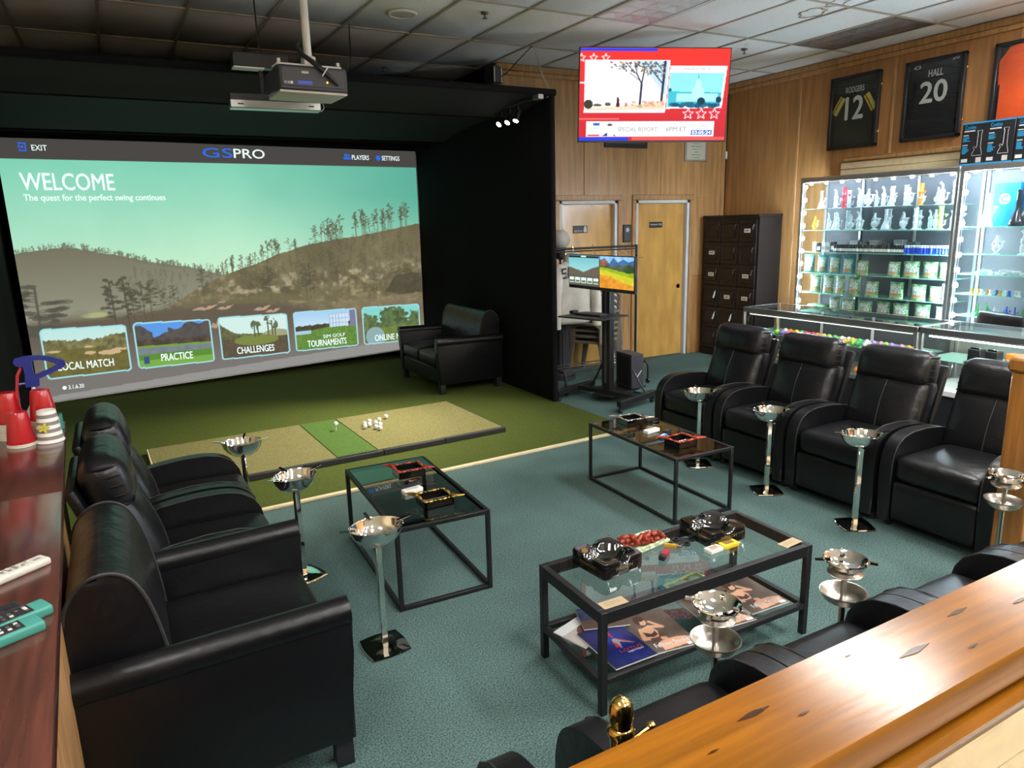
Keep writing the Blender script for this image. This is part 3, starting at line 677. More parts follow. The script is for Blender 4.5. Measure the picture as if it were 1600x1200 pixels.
st('WELCOME', 'txt_white', .115, 2.295, .175, .86, .013); st('The quest for the perfect swing continues', 'txt_white', .12, 2.168, .085, 1.35, .012)
st('GS', 'txt_blue', 1.925, 2.672, .105, .335, .018); st('PRO', 'txt_white', 2.275, 2.672, .105, .36, .018)
st('PLAYERS', 'txt_white', 3.748, 2.69, .058, .235, .013); st('SETTINGS', 'txt_white', 4.165, 2.69, .058, .255, .013)
st('LOCAL MATCH', 'txt_white', .17, .368, .085, .54, .013, -.02); st('PRACTICE', 'txt_white', 1.205, .345, .085, .345, .013, -.02)
st('CHALLENGES', 'txt_white', 2.065, .325, .085, .455, .013, -.02); st('SIM GOLF', 'txt_white', 3.17, .405, .045, .30, .008); st('TOURNAMENTS', 'txt_white', 2.955, .308, .085, .53, .013, -.02)
st('ONLINE MATCH', 'txt_white', 3.895, .285, .085, .60, .013, -.02); st('3.1.6.20', 'txt_white', .235, .150, .045, .15, .008)
def icon(name, mb, m): return obj(name, mb, m, po)
ic = MB()
for a, b in (((.150, 2.685), (.215, 2.697)), ((.150, 2.758), (.215, 2.770)), ((.203, 2.685), (.215, 2.77)), ((.150, 2.685), (.160, 2.71)), ((.150, 2.745), (.160, 2.77)), ((.140, 2.722), (.180, 2.734))): ic.b2((a[0], .001, a[1]), (b[0], .004, b[1]))
ic.add([(.175, .003, 2.708), (.198, .003, 2.728), (.175, .003, 2.748)], [(0, 1, 2)]); icon('exit_icon', ic, 'txt_blue')
ic = MB()
for cx, k in ((3.665, 1.), (3.705, .8)):
    ic.lathe([(0, 0), (.020*k, 0), (.020*k, .003), (0, .003)], 14, T((cx, .004, 2.742), (PI/2, 0, 0))); ic.b2((cx-.032*k, .001, 2.692), (cx+.032*k, .004, 2.717), .006)
icon('players_icon', ic, 'txt_blue')
ic = MB().lathe([(.014, 0), (.014, .003), (.034, .003), (.034, 0)], 12, T((4.113, .004, 2.718), (PI/2, 0, 0)), lambda t: 1+.14*math.cos(6*t)); icon('gear_icon', ic, 'txt_blue')
icon('version_icon', MB().lathe([(0, 0), (.022, 0), (.022, .003), (0, .003)], 6, T((.198, .004, .172), (PI/2, 0, 0))), 'txt_white')
# -- hitting mat
hm = thing('hitting_mat', 'raised golf hitting mat with a green centre strip and black rubber edge', 'golf mat', (1.47, 5.96, .012), .028)
def mp(name, x0, x1, m): return obj(name, MB().b2((x0, -.575, .028), (x1, .575, .044), .003), m, hm)
mp('mat_panel', -1.385, -.125, 'mat_turf'); mp('tee_strip', -.120, .215, 'mat_strip'); mp('mat_panel', .22, 1.385, 'mat_turf')
for a, b in ((-1.40, -.9), (-.895, -.40), (-.395, .25), (.255, .80), (.805, 1.40)): obj('edge_block', MB().b2((a, -.62, 0), (b, -.577, .042), .004), 'rubber', hm)
obj('side_edge', MB().b2((-1.40, -.577, 0), (-1.386, .577, .043), .003), 'cream_board', hm); obj('side_edge', MB().b2((1.386, -.577, 0), (1.40, .577, .043), .003), 'rubber', hm)
obj('underlay', MB().b2((-1.385, -.577, 0), (1.385, .577, .028)), 'rubber', hm)
teeth = MB()
for k in range(12): teeth.b2((-.115+k*.0275, -.60, .040), (-.098+k*.0275, -.575, .047))
obj('strip_teeth', teeth, 'rubber', hm)
ball_me = MB().lathe([(.0215*math.sin(PI*i/10), -.0215*math.cos(PI*i/10)) for i in range(11)], 16).mesh('golf_ball', ang=80); ball_me.materials.append(MATS['golf_white'])
bl = [(1.83, 6.14), (1.895, 6.20), (1.86, 6.09), (1.99, 6.20), (2.08, 6.27), (1.93, 6.12), (1.885, 5.98), (1.905, 5.925), (1.805, 6.05), (1.945, 6.045)]
blab = ['leftmost in the loose pile', 'at the back of the pile', 'left of the pile middle', 'right behind the pile', 'lying apart beyond the pile on the right', 'in the middle of the pile', 'near the front of the pile', 'frontmost in the pile', 'front left in the pile', 'on the right of the pile middle']
for (x, y), lb in zip(bl, blab):
    o = bpy.data.objects.new('golf_ball', ball_me); COL.objects.link(o); o.location = (x, y, .056+.0215); tag(o, 'white golf ball on the mat, '+lb, 'golf ball', 'golf balls on the mat')
o = bpy.data.objects.new('golf_ball', ball_me); COL.objects.link(o); o.location = (1.568, 6.145, .1165); tag(o, 'white golf ball raised on a tee on the green strip', 'golf ball', 'golf balls on the mat')
tag(obj('golf_tee', MB().lathe([(0, 0), (.004, 0), (.004, .028), (.010, .039), (.010, .040), (0, .038)], 10, T((1.568, 6.145, .056))), 'white_plastic'), 'small white tee under the single golf ball', 'golf tee')
# ------------------------------------------------------------------ seating
def smooth(P, k, closed=False):
    out = []
    for i in range(len(P)-1):
        p0, p1, p2, p3 = P[max(i-1, 0)], P[i], P[i+1], P[min(i+2, len(P)-1)]
        for j in range(k):
            t_ = j/k; out.append(tuple(.5*(2*b+(c_-a)*t_+(2*a-5*b+4*c_-d)*t_*t_+(3*b-a-3*c_+d)*t_**3) for a, b, c_, d in zip(p0, p1, p2, p3)))
    return out+[P[-1]]
def make_recliner(label, group):
    # faces local -y, origin on the floor below the seat
    t = thing('recliner', label, 'recliner', group=group)
    ap = [(.33, .05), (.33, .47), (.24, .515), (.10, .552), (-.05, .568), (-.18, .566), (-.26, .547), (-.315, .508), (-.345, .455), (-.358, .39), (-.36, .28), (-.36, .05)]
    for s in (-1, 1):
        x0, x1 = sorted((s*.242, s*.322))
        a = obj('arm', MB().prism(ap[:2]+smooth(ap[2:10], 3)+ap[10:], 'x', x0, x1, .018, seg=3), 'leather', t, ang=50)
        ed = [(y, z) for y, z in ap[1:-1]]
        obj('piping', MB().tube([(x0+.004 if s > 0 else x1-.004, y*1.003, z+.0015) for y, z in ed], .0035, 6), 'seam_thread', a)
    obj('seat', MB().cushion((0, -.075, .375), (.485, .56, .155), .045, (0, .01, .022)), 'leather', t, ang=80)
    obj('footrest', MB().cushion((0, -.335, .185), (.478, .05, .235), .022, (0, .006, 0)), 'leather', t, ang=80)
    obj('body', MB().b2((-.24, -.31, .05), (.24, .33, .31), .01), 'leather', t)
    R = (-.33, 0, 0)
    b = obj('backrest', MB().cushion((0, .225, .585), (.53, .15, .44), .06, (0, .03, 0), rot=R), 'leather_soft', t, ang=80)
    M = T((0, .225, .585), R)
    obj('seam', MB().tube([tuple(M @ Vector((0, -.076-.03*(1-(k/7)**2), .20*k/7*1.05))) for k in range(-7, 8)], .0028, 6), 'seam_thread', b)
    h = obj('headrest', MB().cushion((0, .285, .84), (.52, .16, .25), .072, (0, .018, .006), rot=(-.24, 0, 0)), 'leather_soft', t, ang=80)
    Mh = T((0, .285, .84), (-.24, 0, 0))
    for s in (-1, 1):
        pl = MB()
        for k in range(5): pl.tube([tuple(Mh @ Vector((s*(.243+.010*math.sin(q*PI/5)), -.062+.02*q, -.085+.042*k+.004*q))) for q in range(6)], [.002, .006, .008, .008, .006, .002], 6)
        obj('pleats', pl, 'leather_soft', h)
    obj('back_shell', MB().box((0, .325, .60), (.535, .045, .56), .018, (-.32, 0, 0)), 'leather', t)
    for s in (-1, 1):
        for y in (-.28, .27): obj('foot', MB().cyl((s*.285, y, 0), (s*.285, y, .055), .02), 'black_plastic', t)
    return t
rec = make_recliner('black leather recliner second from the lockers, its seat half behind a chrome ashtray', 'recliners in front of the glass counters')
rec.location = (4.17, 3.47, 0); rec.rotation_euler = (0, 0, -PI/2)
dup(rec, (4.17, 4.14, 0), -PI/2, 'black leather recliner nearest the dark lockers')
dup(rec, (4.17, 2.80, 0), -PI/2, 'black leather recliner third from the lockers, between two chrome ashtray stands')
dup(rec, (4.18, 2.13, 0), -PI/2, 'black leather recliner beside the pine post, its whole seat in view')
g2 = 'recliners with their backs to the bar'
dup(rec, (.155, 4.02, 0), PI/2, 'black leather recliner nearest the golf turf, backed against the bar', g2)
dup(rec, (.155, 3.34, 0), PI/2, 'black leather recliner beside the bar, just behind the black club chair', g2)
g3 = 'recliners behind the half wall'
for x, lb in ((.40, 'black recliner by the half wall of which only one arm end shows'), (1.215, 'black recliner behind the half wall, beside the brass topped stanchion'), (1.865, 'black recliner behind the half wall, between the two nickel ashtray stands'), (2.515, 'black recliner behind the half wall, right of the farther nickel ashtray stand'), (3.165, 'black recliner behind the half wall, closest to the pine post')):
    dup(rec, (x, 1.075, 0), PI, lb, g3)
def make_club(label, w, seats, group=None):
    t = thing('armchair' if seats == 1 else 'loveseat', label, 'armchair' if seats == 1 else 'loveseat', group=group)
    h = w/2; aw = .085
    def arm(s):
        mb = MB(); x0, x1 = sorted((s*(h-aw), s*h))
        ap = [(.40, .11), (.40, .585), (-.385, .60), (-.405, .57), (-.398, .44), (-.385, .30), (-.385, .11)]
        mb.prism(ap, 'x', x0, x1, .012, seg=2); return mb
    for s in (-1, 1):
        a = obj('arm', arm(s), 'leather', t)
        obj('arm_roll', MB().tube([(s*(h-aw/2+.004), .40, .562), (s*(h-aw/2+.004), 0, .570), (s*(h-aw/2+.006), -.34, .577), (s*(h-aw/2+.006), -.398, .578)], .050, 14), 'leather', a, ang=60)
    sw = (w-2*aw)/seats
    for k in range(seats):
        cx = -(w-2*aw)/2+sw*(k+.5)
        obj('seat_cushion', MB().cushion((cx, -.085, .36), (sw-.006, .60, .155), .035, (0, .006, .022)), 'leather', t, ang=80)
    obj('base', MB().b2((-h+aw, -.375, .11), (h-aw, .39, .285), .012), 'leather', t)
    # back with a rolled top
    bp = [(.395, .28), (.405, .60), (.400, .74), (.375, .815), (.325, .862), (.265, .868), (.215, .835), (.180, .76), (.155, .65), (.135, .50), (.125, .30)]
    bp = smooth(bp, 4)
    for k in range(seats):
        cx0 = -(w-2*aw)/2+sw*k
        b = obj('backrest', MB().prism(bp, 'x', cx0+.002, cx0+sw-.002, .022, seg=3), 'leather_soft', t, ang=60)
        for xx in ((cx0+.003, cx0+sw-.003) if seats == 1 else ((cx0+.003,) if k == 0 else (cx0+sw-.003,))):
            obj('stitched_edge', MB().tube([(xx, y, z) for y, z in bp[8:]], .006, 6), 'seam_thread', b)
    for sx in (-1, 1):
        for y in (-.345, .35):
            obj('leg', MB().prism([(sx*(h-.05)-.03, y-.03), (sx*(h-.05)+.03, y-.03), (sx*(h-.05)+.03, y+.03), (sx*(h-.05)-.03, y+.03)], 'z', 0, .115, .004), 'black_plastic', t)
    return t
cl = make_club('black leather club chair in the left foreground beside the bar', .82, 1); cl.location = (.145, 2.545, 0); cl.rotation_euler = (0, 0, PI/2)
lv = make_club('black leather loveseat standing on the turf inside the golf bay', 1.22, 2); lv.location = (3.345, 7.60, .012); lv.rotation_euler = (0, 0, -PI/2)
# ------------------------------------------------------------------ tables
def frame_table(name, label, loc, rz, w, l, h, bar, glass, shelf=None):
    t = thing(name, label, 'coffee table', loc, rz)
    for sx in (-1, 1):
        for sy in (-1, 1):
            x, y = sx*(w/2-bar/2), sy*(l/2-bar/2); obj('leg', MB().b2((x-bar/2, y-bar/2, 0), (x+bar/2, y+bar/2, h), .002), 'black_metal', t)
    dep = .05 if shelf else bar
    levels = [(h-dep, h)] + ([(shelf-.012, shelf+.012)] if shelf else [(0, bar)])
    for z0, z1 in levels:
        for s in (-1, 1):
            obj('rail', MB().b2((-w/2+bar, s*(l/2-bar/2)-bar/2, z0), (w/2-bar, s*(l/2-bar/2)+bar/2, z1), .002), 'black_metal', t)
            obj('rail', MB().b2((s*(w/2-bar/2)-bar/2, -l/2+bar, z0), (s*(w/2-bar/2)+bar/2, l/2-bar, z1), .002), 'black_metal', t)
    obj('glass_top', MB().b2((-w/2+bar*.8, -l/2+bar*.8, h-.008), (w/2-bar*.8, l/2-bar*.8, h-.001)), glass, t)
    if shelf: obj('glass_shelf', MB().b2((-w/2+bar*.8, -l/2+bar*.8, shelf+.004), (w/2-bar*.8, l/2-bar*.8, shelf+.010)), glass, t)
    return t
frame_table('coffee_table', 'black metal coffee table with smoked glass top in front of the turf', (1.275, 3.49, 0), -.045, .495, .985, .43, .022, 'smoked_glass')
frame_table('coffee_table', 'black metal coffee table with brown tinted glass beside the recliner row', (3.045, 3.54, 0), -.03, .465, .945, .425, .020, 'brown_glass')
frame_table('coffee_table', 'black metal coffee table with clear glass top and magazine shelf', (1.955, 2.118, 0), -.018, 1.115, .455, .43, .028, 'clear_glass', .14)
# ------------------------------------------------------------------ ashtray stands
def make_stand(label):
    t = thing('ashtray_stand', label, 'ashtray stand', group='square based chrome ashtray stands')
    sq = lambda a: .092*(1/max(abs(math.cos(a)), abs(math.sin(a))))**.72
    b = MB(); n = 40
    rings = [(1.0, .0), (1.06, .006), (1.03, .012), (.80, .011), (.60, .014), (.2, .016), (0.001, .016)]
    b.lathe([(1e-4, 0)]+[(r, z) for r, z in rings], n, None, sq)
    obj('base', b, 'chrome', t, ang=50)
    obj('post', MB().b2((-.0135, -.0135, .012), (.0135, .0135, .492), .002), 'chrome', t)
    sh = lambda a: 1+.17*abs(math.cos(a))**6-.03*abs(math.sin(a))**4
    prof = [(.001, .488), (.022, .489), (.050, .498), (.076, .518), (.094, .548), (.102, .576), (.104, .580), (.101, .581), (.097, .574), (.089, .548), (.071, .521), (.047, .503), (.020, .495), (.001, .494)]
    bo = obj('bowl', MB().lathe(prof, 40, None, sh), 'chrome', t, ang=60)
    for a in (0, PI/2, PI, 3*PI/2):
        c, s = math.cos(a), math.sin(a); r0 = .095 if a in (0, PI) else .075
        M = T((0, 0, 0), (0, 0, a))
        mb = MB(); mb.add([(r0, -.008, .577), (r0+.065, -.006, .588), (r0+.065, .006, .588), (r0, .008, .577), (r0, -.008, .582), (r0+.065, -.006, .592), (r0+.065, .006, .592), (r0, .008, .582)], [(0, 1, 2, 3), (7, 6, 5, 4), (0, 4, 5, 1), (1, 5, 6, 2), (2, 6, 7, 3), (3, 7, 4, 0)], M)
        obj('cigar_rest', mb, 'chrome', bo)
    return t
sa = make_stand('chrome ashtray stand in front of the smoked glass table, its square base in full view'); sa.location = (.845, 2.775, 0); sa.rotation_euler = (0, 0, .05)
for x, y, r, lb in ((.69, 3.63, .35, 'chrome ashtray stand between the club chair and the turf edge'), (.55, 4.42, -.3, 'chrome ashtray stand whose bowl shows above the farther bar side recliner'),
                    (3.70, 2.50, -.5, 'chrome ashtray stand before the recliner next to the pine post'), (3.70, 3.17, -.45, 'middle chrome ashtray stand before the recliner row'), (3.70, 3.83, -.5, 'chrome ashtray stand partly behind the brown glass table')):
    dup(sa, (x, y, 0), r, lb)
def make_tier(label):
    t = thing('ashtray_stand', label, 'ashtray stand', group='two tier nickel ashtray stands')
    obj('base', MB().lathe([(.001, 0), (.12, 0), (.125, .008), (.11, .016), (.03, .022), (.001, .024)], 32), 'steel', t)
    obj('post', MB().cyl((0, 0, .02), (0, 0, .56), .011, n=14), 'steel', t)
    obj('lower_dish', MB().lathe([(.012, .435), (.045, .437), (.068, .452), (.078, .475), (.083, .478), (.083, .481), (.076, .480), (.064, .457), (.043, .442), (.012, .440)], 32), 'steel', t, ang=60)
    obj('collar', MB().lathe([(.012, .545), (.055, .548), (.062, .556), (.050, .566), (.042, .575)], 32), 'steel', t, ang=60)
    bo = obj('bowl', MB().lathe([(.001, .567), (.04, .570), (.066, .585), (.076, .605), (.080, .606), (.078, .610), (.071, .605), (.062, .589), (.038, .576), (.001, .574)], 32), 'chrome', t, ang=60)
    for k in range(4):
        a = k*PI/2+.5; M = T((0, 0, 0), (0, 0, a)); mb = MB()
        mb.prism([(-.010, 0), (-.006, .010), (.006, .010), (.010, 0), (.007, 0), (.004, .007), (-.004, .007), (-.007, 0)], 'x', .052, .105, 0, M @ T((0, 0, .603), (0, .08, 0), (1, .8, .8)))
        obj('cigar_rest', mb, 'chrome', bo)
    return t
tt = make_tier('two tier nickel ashtray stand in front of the magazine shelf'); tt.location = (1.575, 1.52, 0)
dup(tt, (2.19, 1.50, 0), .3, 'two tier nickel ashtray stand right of the clear glass table')
dup(tt, (3.58, 1.66, 0), .7, 'two tier nickel ashtray stand at the foot of the pine post')
t = thing('stanchion', 'black rope stanchion with a polished brass finial at the half wall', 'stanchion', (.805, 1.03, 0))
obj('base', MB().lathe([(.001, 0), (.072, 0), (.072, .012), (.05, .03), (.024, .04), (.001, .04)], 28), 'black_metal', t)
obj('post', MB().cyl((0, 0, .03), (0, 0, .735), .022, n=16), 'black_metal', t)
f = obj('finial', MB().lathe([(.022, .72), (.0235, .725), (.0235, .775), (.029, .778), (.030, .790), (.022, .797), (.0255, .812), (.027, .828), (.0245, .846), (.016, .860), (.001, .866)], 24), 'brass', t, ang=60)
for a in (-2.75, .1):
    hk = MB(); hk.tube([(0, 0, .745), (.03*math.cos(a), .03*math.sin(a), .745), (.085*math.cos(a), .085*math.sin(a), .752)], .0055, 8)
    hk.lathe([(.012*math.sin(PI*i/8), -.012*math.cos(PI*i/8)) for i in range(9)], 12, T((.09*math.cos(a), .09*math.sin(a), .752))); obj('rope_hook', hk, 'brass', f)
# ------------------------------------------------------------------ bar counter on the left
t = thing('bar_counter', 'mahogany coloured bar top on an oak front at the left edge', 'bar', (-.5, 2.2, 0))
def ctop(y0, y1):
    e = lambda y: -.170-.036*(y-1.1)
    return MB().prism([(-1.1+.5, y0-2.2), (e(y0)+.5, y0-2.2), (e(y1)+.5, y1-2.2), (-1.1+.5, y1-2.2)], 'z', 1.03, 1.07, .004)
obj('top_board', ctop(.75, 2.448), 'counter_wood', t); obj('top_board', ctop(2.452, 3.42), 'counter_wood', t)
for k in range(6):
    y0 = .75+k*.445; y1 = y0+.44
    e = lambda y: -.215-.036*(y-1.1)
    obj('front_panel', MB().prism([(-.33+.5, y0-2.2), (e(y0)+.5, y0-2.2), (e(y1)+.5, y1-2.2), (-.33+.5, y1-2.2)], 'z', .02, 1.03, .006), 'oak_trim', t)
obj('core', MB().b2((-.5, -1.45, 0), (.165, 1.2, 1.02)), 'oak_trim', t)
ZT = 1.07
cupprof = [(.001, .115), (.030, .115), (.032, .112), (.036, .085), (.0365, .083), (.041, .05), (.0455, .008), (.048, .006), (.048, 0), (.044, 0), (.030, .105), (.001, .107)]
def cup_stack(x, y, n, label, dz=.0065, hgt=1.0):
    t = thing('cup_stack', label, 'cups', (x, y, ZT), 0, 'stacks of red plastic cups')
    for k in range(n-1):
        obj('cup_rim', MB().lathe([(.0445, 0), (.048, .001), (.0478, .005), (.0445, .005)], 24, T((0, 0, k*dz))), 'cup_inside', t)
    obj('cup', MB().lathe([(r, z*hgt+(n-1)*dz) for r, z in cupprof], 28), 'red_cup', t, ang=30)
cup_stack(-.375, 3.10, 3, 'short stack of upturned red plastic cups at the front of the bar')
cup_stack(-.415, 3.235, 11, 'tall stack of upturned red plastic cups, leftmost on the bar', .0065)
cup_stack(-.305, 3.22, 11, 'tall stack of red plastic cups below the blue pump handle', .0065)
t = thing('paper_cup_stack', 'stack of grey striped paper cups with a yellow flower print', 'cups', (-.285, 3.10, ZT))
zz = 0
for k in range(9):
    r0, r1 = .045-.0016*k, .045-.0016*(k+1); h = .0135
    obj('band', MB().lathe([(r0, zz), (r1, zz+h), (r1-.003, zz+h), (r0-.003, zz)], 24), 'grey_band' if k % 2 else 'white_paper', t); zz += h
obj('rim', MB().lathe([(.0455, -.0), (.0475, .003), (.0455, .006)], 24), 'white_paper', t); obj('cup_bottom', MB().lathe([(.001, zz-.004), (.029, zz-.004), (.030, zz), (.028, zz), (.001, zz-.002)], 24), 'white_paper', t)
lf = MB()
for a in range(5):
    q = 2*PI*a/5; c0 = Vector((.011*math.cos(q), 0, .011*math.sin(q))); pts = [(c0.x+.009*math.cos(2*PI*i/8)*math.cos(q)-.005*math.sin(2*PI*i/8)*math.sin(q), -.0445, .062+c0.z+.009*math.cos(2*PI*i/8)*math.sin(q)+.005*math.sin(2*PI*i/8)*math.cos(q)) for i in range(8)]
    lf.add([(p[0]-.012, p[1]+.0015*abs(p[0]/.01)+.0035*max(0, (p[2]-.03)/.06), p[2]) for p in pts], [tuple(range(8))])
obj('flower_print', lf, 'leaf_print', t)
t = thing('hand_pump', 'blue handled drink pump with a red hose behind the red cups', 'pump', (-.33, 3.36, ZT))
Do = [(-.058, .272), (-.052, .288), (-.02, .294), (.03, .293), (.07, .283), (.112, .264), (.116, .246), (.106, .236), (.06, .216), (.018, .200), (.016, .17), (-.03, .17), (-.03, .19), (-.026, .22), (-.028, .252), (-.05, .258)]
Di = [(.004, .262), (.004, .270), (.010, .275), (.03, .275), (.055, .268), (.08, .256), (.083, .250), (.078, .244), (.05, .231), (.022, .221), (.012, .217), (.006, .216), (.003, .222), (.003, .236), (.003, .248), (.003, .256)]
pump = MB(); n = len(Do); V = []
for yy in (-.011, .011): V += [(a, yy, b) for a, b in Do]+[(a, yy, b) for a, b in Di]
F = []
for i in range(n):
    k2 = (i+1) % n; F += [(i, k2, n+k2, n+i), (2*n+i, 3*n+i, 3*n+k2, 2*n+k2), (i, 2*n+i, 2*n+k2, k2), (n+i, n+k2, 3*n+k2, 3*n+i)]
pump.add(V, F).tube([(-.03, 0, .185), (-.052, 0, .184)], .006, 8)
obj('handle', pump, 'blue_plastic', t); obj('shaft', MB().cyl((-.006, 0, .10), (-.006, 0, .17), .008), 'white_plastic', t)
obj('hose', MB().tube([(-.036, 0, .268), (-.038, 0, .245), (-.052, 0, .22), (-.062, 0, .16), (-.066, .01, .06), (-.066, .015, .005)], .0055, 8), 'red_plastic', t); obj('hose', MB().cyl((.006, .004, .08), (.006, .004, .168), .004), 'red_plastic', t)
obj('bottle', MB().lathe([(.001, 0), (.034, 0), (.036, .006), (.036, .075), (.022, .10), (.014, .112), (.001, .112)], 20, T((-.006, 0, 0))), 'bong_glass', t)
tag(obj('mint_cup', MB().lathe([(.001, .0), (.034, 0), (.034, .06), (.031, .06), (.031, .004), (.001, .004)], 20, T((-.285, 3.30, ZT))), 'teal_rubber'), 'pale green cup behind the striped paper cups', 'cup')
def remote(name, label, x, y, ang, L_r, w, h, body, face, z=ZT, buttons=(4, 8)):
    t = thing(name, label, 'remote', (x, y, z), ang)
    b = obj('body', MB().box((-L_r/2, 0, h/2), (L_r, w, h), min(h*.35, .006), seg=3), body, t)
    if face: obj('face', MB().b2((-L_r+.01, -w/2+.006, h-.0005), (-.032, w/2-.006, h+.0015), .001), face, t)
    bm_ = {'remote_face': 'grey_plastic'}.get(face, 'grey_band')
    for a in range(buttons[0]):
        for c in range(buttons[1]):
            if rnd.random() < .8: obj('button', MB().b2((-.045-c*.014, -w/2+.012+a*(w-.024)/(buttons[0]-.3), h+.001), (-.038-c*.014, -w/2+.019+a*(w-.024)/(buttons[0]-.3), h+.0035), .001), rnd.choice([bm_, bm_, 'off_white']), t)
    return t
r1 = remote('remote_control', 'slim white remote control on the bar', -.225, 1.905, .62, .19, .042, .018, 'off_white', None, buttons=(3, 8))
obj('brand_mark', MB().b2((-.03, -.005, .0175), (-.014, .003, .0184)), 'grey_band', r1)
remote('remote_control', 'teal cased remote on the bar, the nearer of the pair', -.213, 1.575, .42, .19, .052, .022, 'teal_rubber', 'remote_face')
remote('remote_control', 'teal cased remote on the bar, the farther of the pair', -.205, 1.64, .47, .19, .052, .022, 'teal_rubber', 'remote_face')
remote('remote_control', 'thin black remote lying behind the teal cased remotes', -.26, 1.685, .47, .16, .04, .012, 'black_plastic', 'remote_face')
# ------------------------------------------------------------------ television hung from the ceiling
tv = thing('television', 'flat television hung from the ceiling showing a red news broadcast', 'television', (4.711, 5.612, 2.978), rot=(.075, .013, -.426))
TW, TH = 1.45, .84
obj('housing', MB().b2((-TW/2, .004, -TH/2), (TW/2, .035, TH/2), .004).b2((-.5, .03, -.3), (.5, .075, .2), .02), 'black_plastic', tv)
obj('bezel', MB().b2((-TW/2, -.004, -TH/2), (TW/2, .005, -TH/2+.016)).b2((-TW/2, -.004, TH/2-.008), (TW/2, .005, TH/2)).b2((-TW/2, -.004, -TH/2), (-TW/2+.008, .005, TH/2)).b2((TW/2-.008, -.004, -TH/2), (TW/2, .005, TH/2)), 'black_plastic', tv)
obj('ceiling_mount', MB().b2((-.14, .075, -.12), (.14, .11, .18), .004).b2((-.03, .10, -.02), (.03, .80, .04), .004).b2((-.025, .75, .0), (.025, .80, .50), .004), 'black_metal', tv)
def paint_tv():
    c = Cv(0, 1, 0, 1, 300, 172, (236, 48, 48)); X, Y = c.X, c.Y
    c.c[:] = (np.array([244, 58, 50])*(Y[..., None])+np.array([206, 40, 58])*(1-Y[..., None]))/255
    def rc(a, b, d, e, col, al=1): c.poly([(a, d), (b, d), (b, e), (a, e)], col, al)
    rc(0, .51, .965, 1, (30, 70, 240)); rc(0, .335, 0, .037, (40, 66, 225)); rc(.36, 1, .005, .037, (250, 90, 90)); rc(0, .27, .23, .25, (250, 110, 110)); rc(.82, 1, .82, .86, (230, 60, 60)); rc(0, .04, .62, .64, (255, 230, 230))
    def star(cx, cy, r):
        p = []
        for k in range(10):
            q = r if k % 2 == 0 else r*.45; a = PI/2+k*PI/5; p.append((cx+q*math.cos(a), cy+q*1.75*math.sin(a)))
        for a, b in zip(p, p[1:]+p[:1]): c.line(a, b, .0075, (255, 225, 235))
    for k in range(3): star(.008+.08*k, .895, .026); star(.737+.09*k, .295, .036)
    c.poly([(.03, .305), (.578, .305), (.598, .875), (.032, .875)], (255, 255, 255))
    r = random.Random(2)
    w = (X > .15)*(X < .588)*(Y > .62)*(Y < .862)
    c.poly([(.38, .862), (.588, .862), (.575, .5), (.47, .7)], (186, 222, 250), .8)
    c.poly([(.04, .33), (.57, .345), (.575, .44), (.42, .40), (.2, .37), (.04, .36)], (232, 196, 150), .55)
    c.ell(.06, .40, .03, .05, (60, 62, 50)); c.ell(.19, .40, .02, .02, (90, 90, 70)); c.ell(.12, .39, .03, .015, (100, 96, 70))
    for a, b, wd in (((.405, .40), (.412, .62), .014), ((.412, .62), (.38, .72), .009), ((.412, .62), (.43, .80), .009), ((.38, .72), (.30, .85), .006), ((.38, .72), (.36, .86), .006), ((.395, .66), (.33, .74), .005), ((.55, .44), (.565, .86), .016), ((.555, .62), (.47, .78), .009), ((.47, .78), (.43, .86), .006), ((.56, .74), (.5, .86), .006)): c.line(a, b, wd, (52, 56, 84))
    for k in range(170):
        x, y = r.uniform(.2, .57), r.uniform(.66, .86)
        if (y > .78-.25*(x-.2)) : c.ell(x, y, r.uniform(.004, .013), r.uniform(.004, .014), r.choice([(70, 76, 96), (110, 96, 70), (60, 72, 110), (176, 150, 90)]), .75)
    for k in range(40): c.ell(r.uniform(.35, .57), r.uniform(.37, .43), .012, .01, r.choice([(220, 150, 110), (240, 200, 160)]), .7)
    c.poly([(.247, .37), (.27, .37), (.265, .46), (.255, .485), (.248, .46)], (84, 34, 40)); c.poly([(.30, .375), (.325, .375), (.318, .42), (.308, .42)], (190, 140, 130))
    c.poly([(.585, .35), (.965, .362), (.985, .815), (.60, .815)], (255, 255, 255))
    c.poly([(.592, .372), (.95, .38), (.968, .742), (.60, .742)], (150, 236, 242)); c.grain(9, .02, 8, (X > .59)*(Y > .37)*(Y < .75)*1.)
    c.poly([(.592, .372), (.95, .38), (.955, .53), (.592, .54)], (70, 196, 216)); c.poly([(.65, .43), (.93, .43), (.93, .515), (.65, .515)], (176, 244, 248)); c.poly([(.75, .46), (.84, .46), (.835, .58), (.755, .58)], (186, 248, 250))
    c.poly([(.767, .57), (.822, .57), (.812, .645), (.795, .69), (.78, .645)], (196, 250, 250)); c.line((.795, .68), (.795, .72), .007, (90, 190, 190))
    for k in range(26): c.ell(r.uniform(.595, .94), r.uniform(.375, .405), .022, .022, r.choice([(20, 86, 120), (30, 110, 140)]), .9)
    c.ell(.82, .435, .027, .04, (16, 62, 84)); c.ell(.94, .45, .02, .035, (16, 62, 84)); c.ell(.605, .555, .012, .02, (20, 110, 160))
    rc(.05, .92, .045, .212, (255, 255, 255)); rc(.095, .14, .165, .195, (20, 120, 200)); c.poly([(.06, .12), (.14, .12), (.14, .165), (.1, .15)], (226, 232, 240)); rc(.058, .138, .052, .068, (214, 70, 80)); c.poly([(.155, .05), (.19, .09), (.195, .05)], (44, 66, 150)); c.poly([(.23, .075), (.235, .05), (.255, .05)], (44, 66, 150)); c.ell(.208, .175, .018, .014, (110, 90, 90))
    rc(.765, .908, .062, .112, (30, 100, 190)); return c
c = paint_tv(); w_, h_ = TW-.016, TH-.024
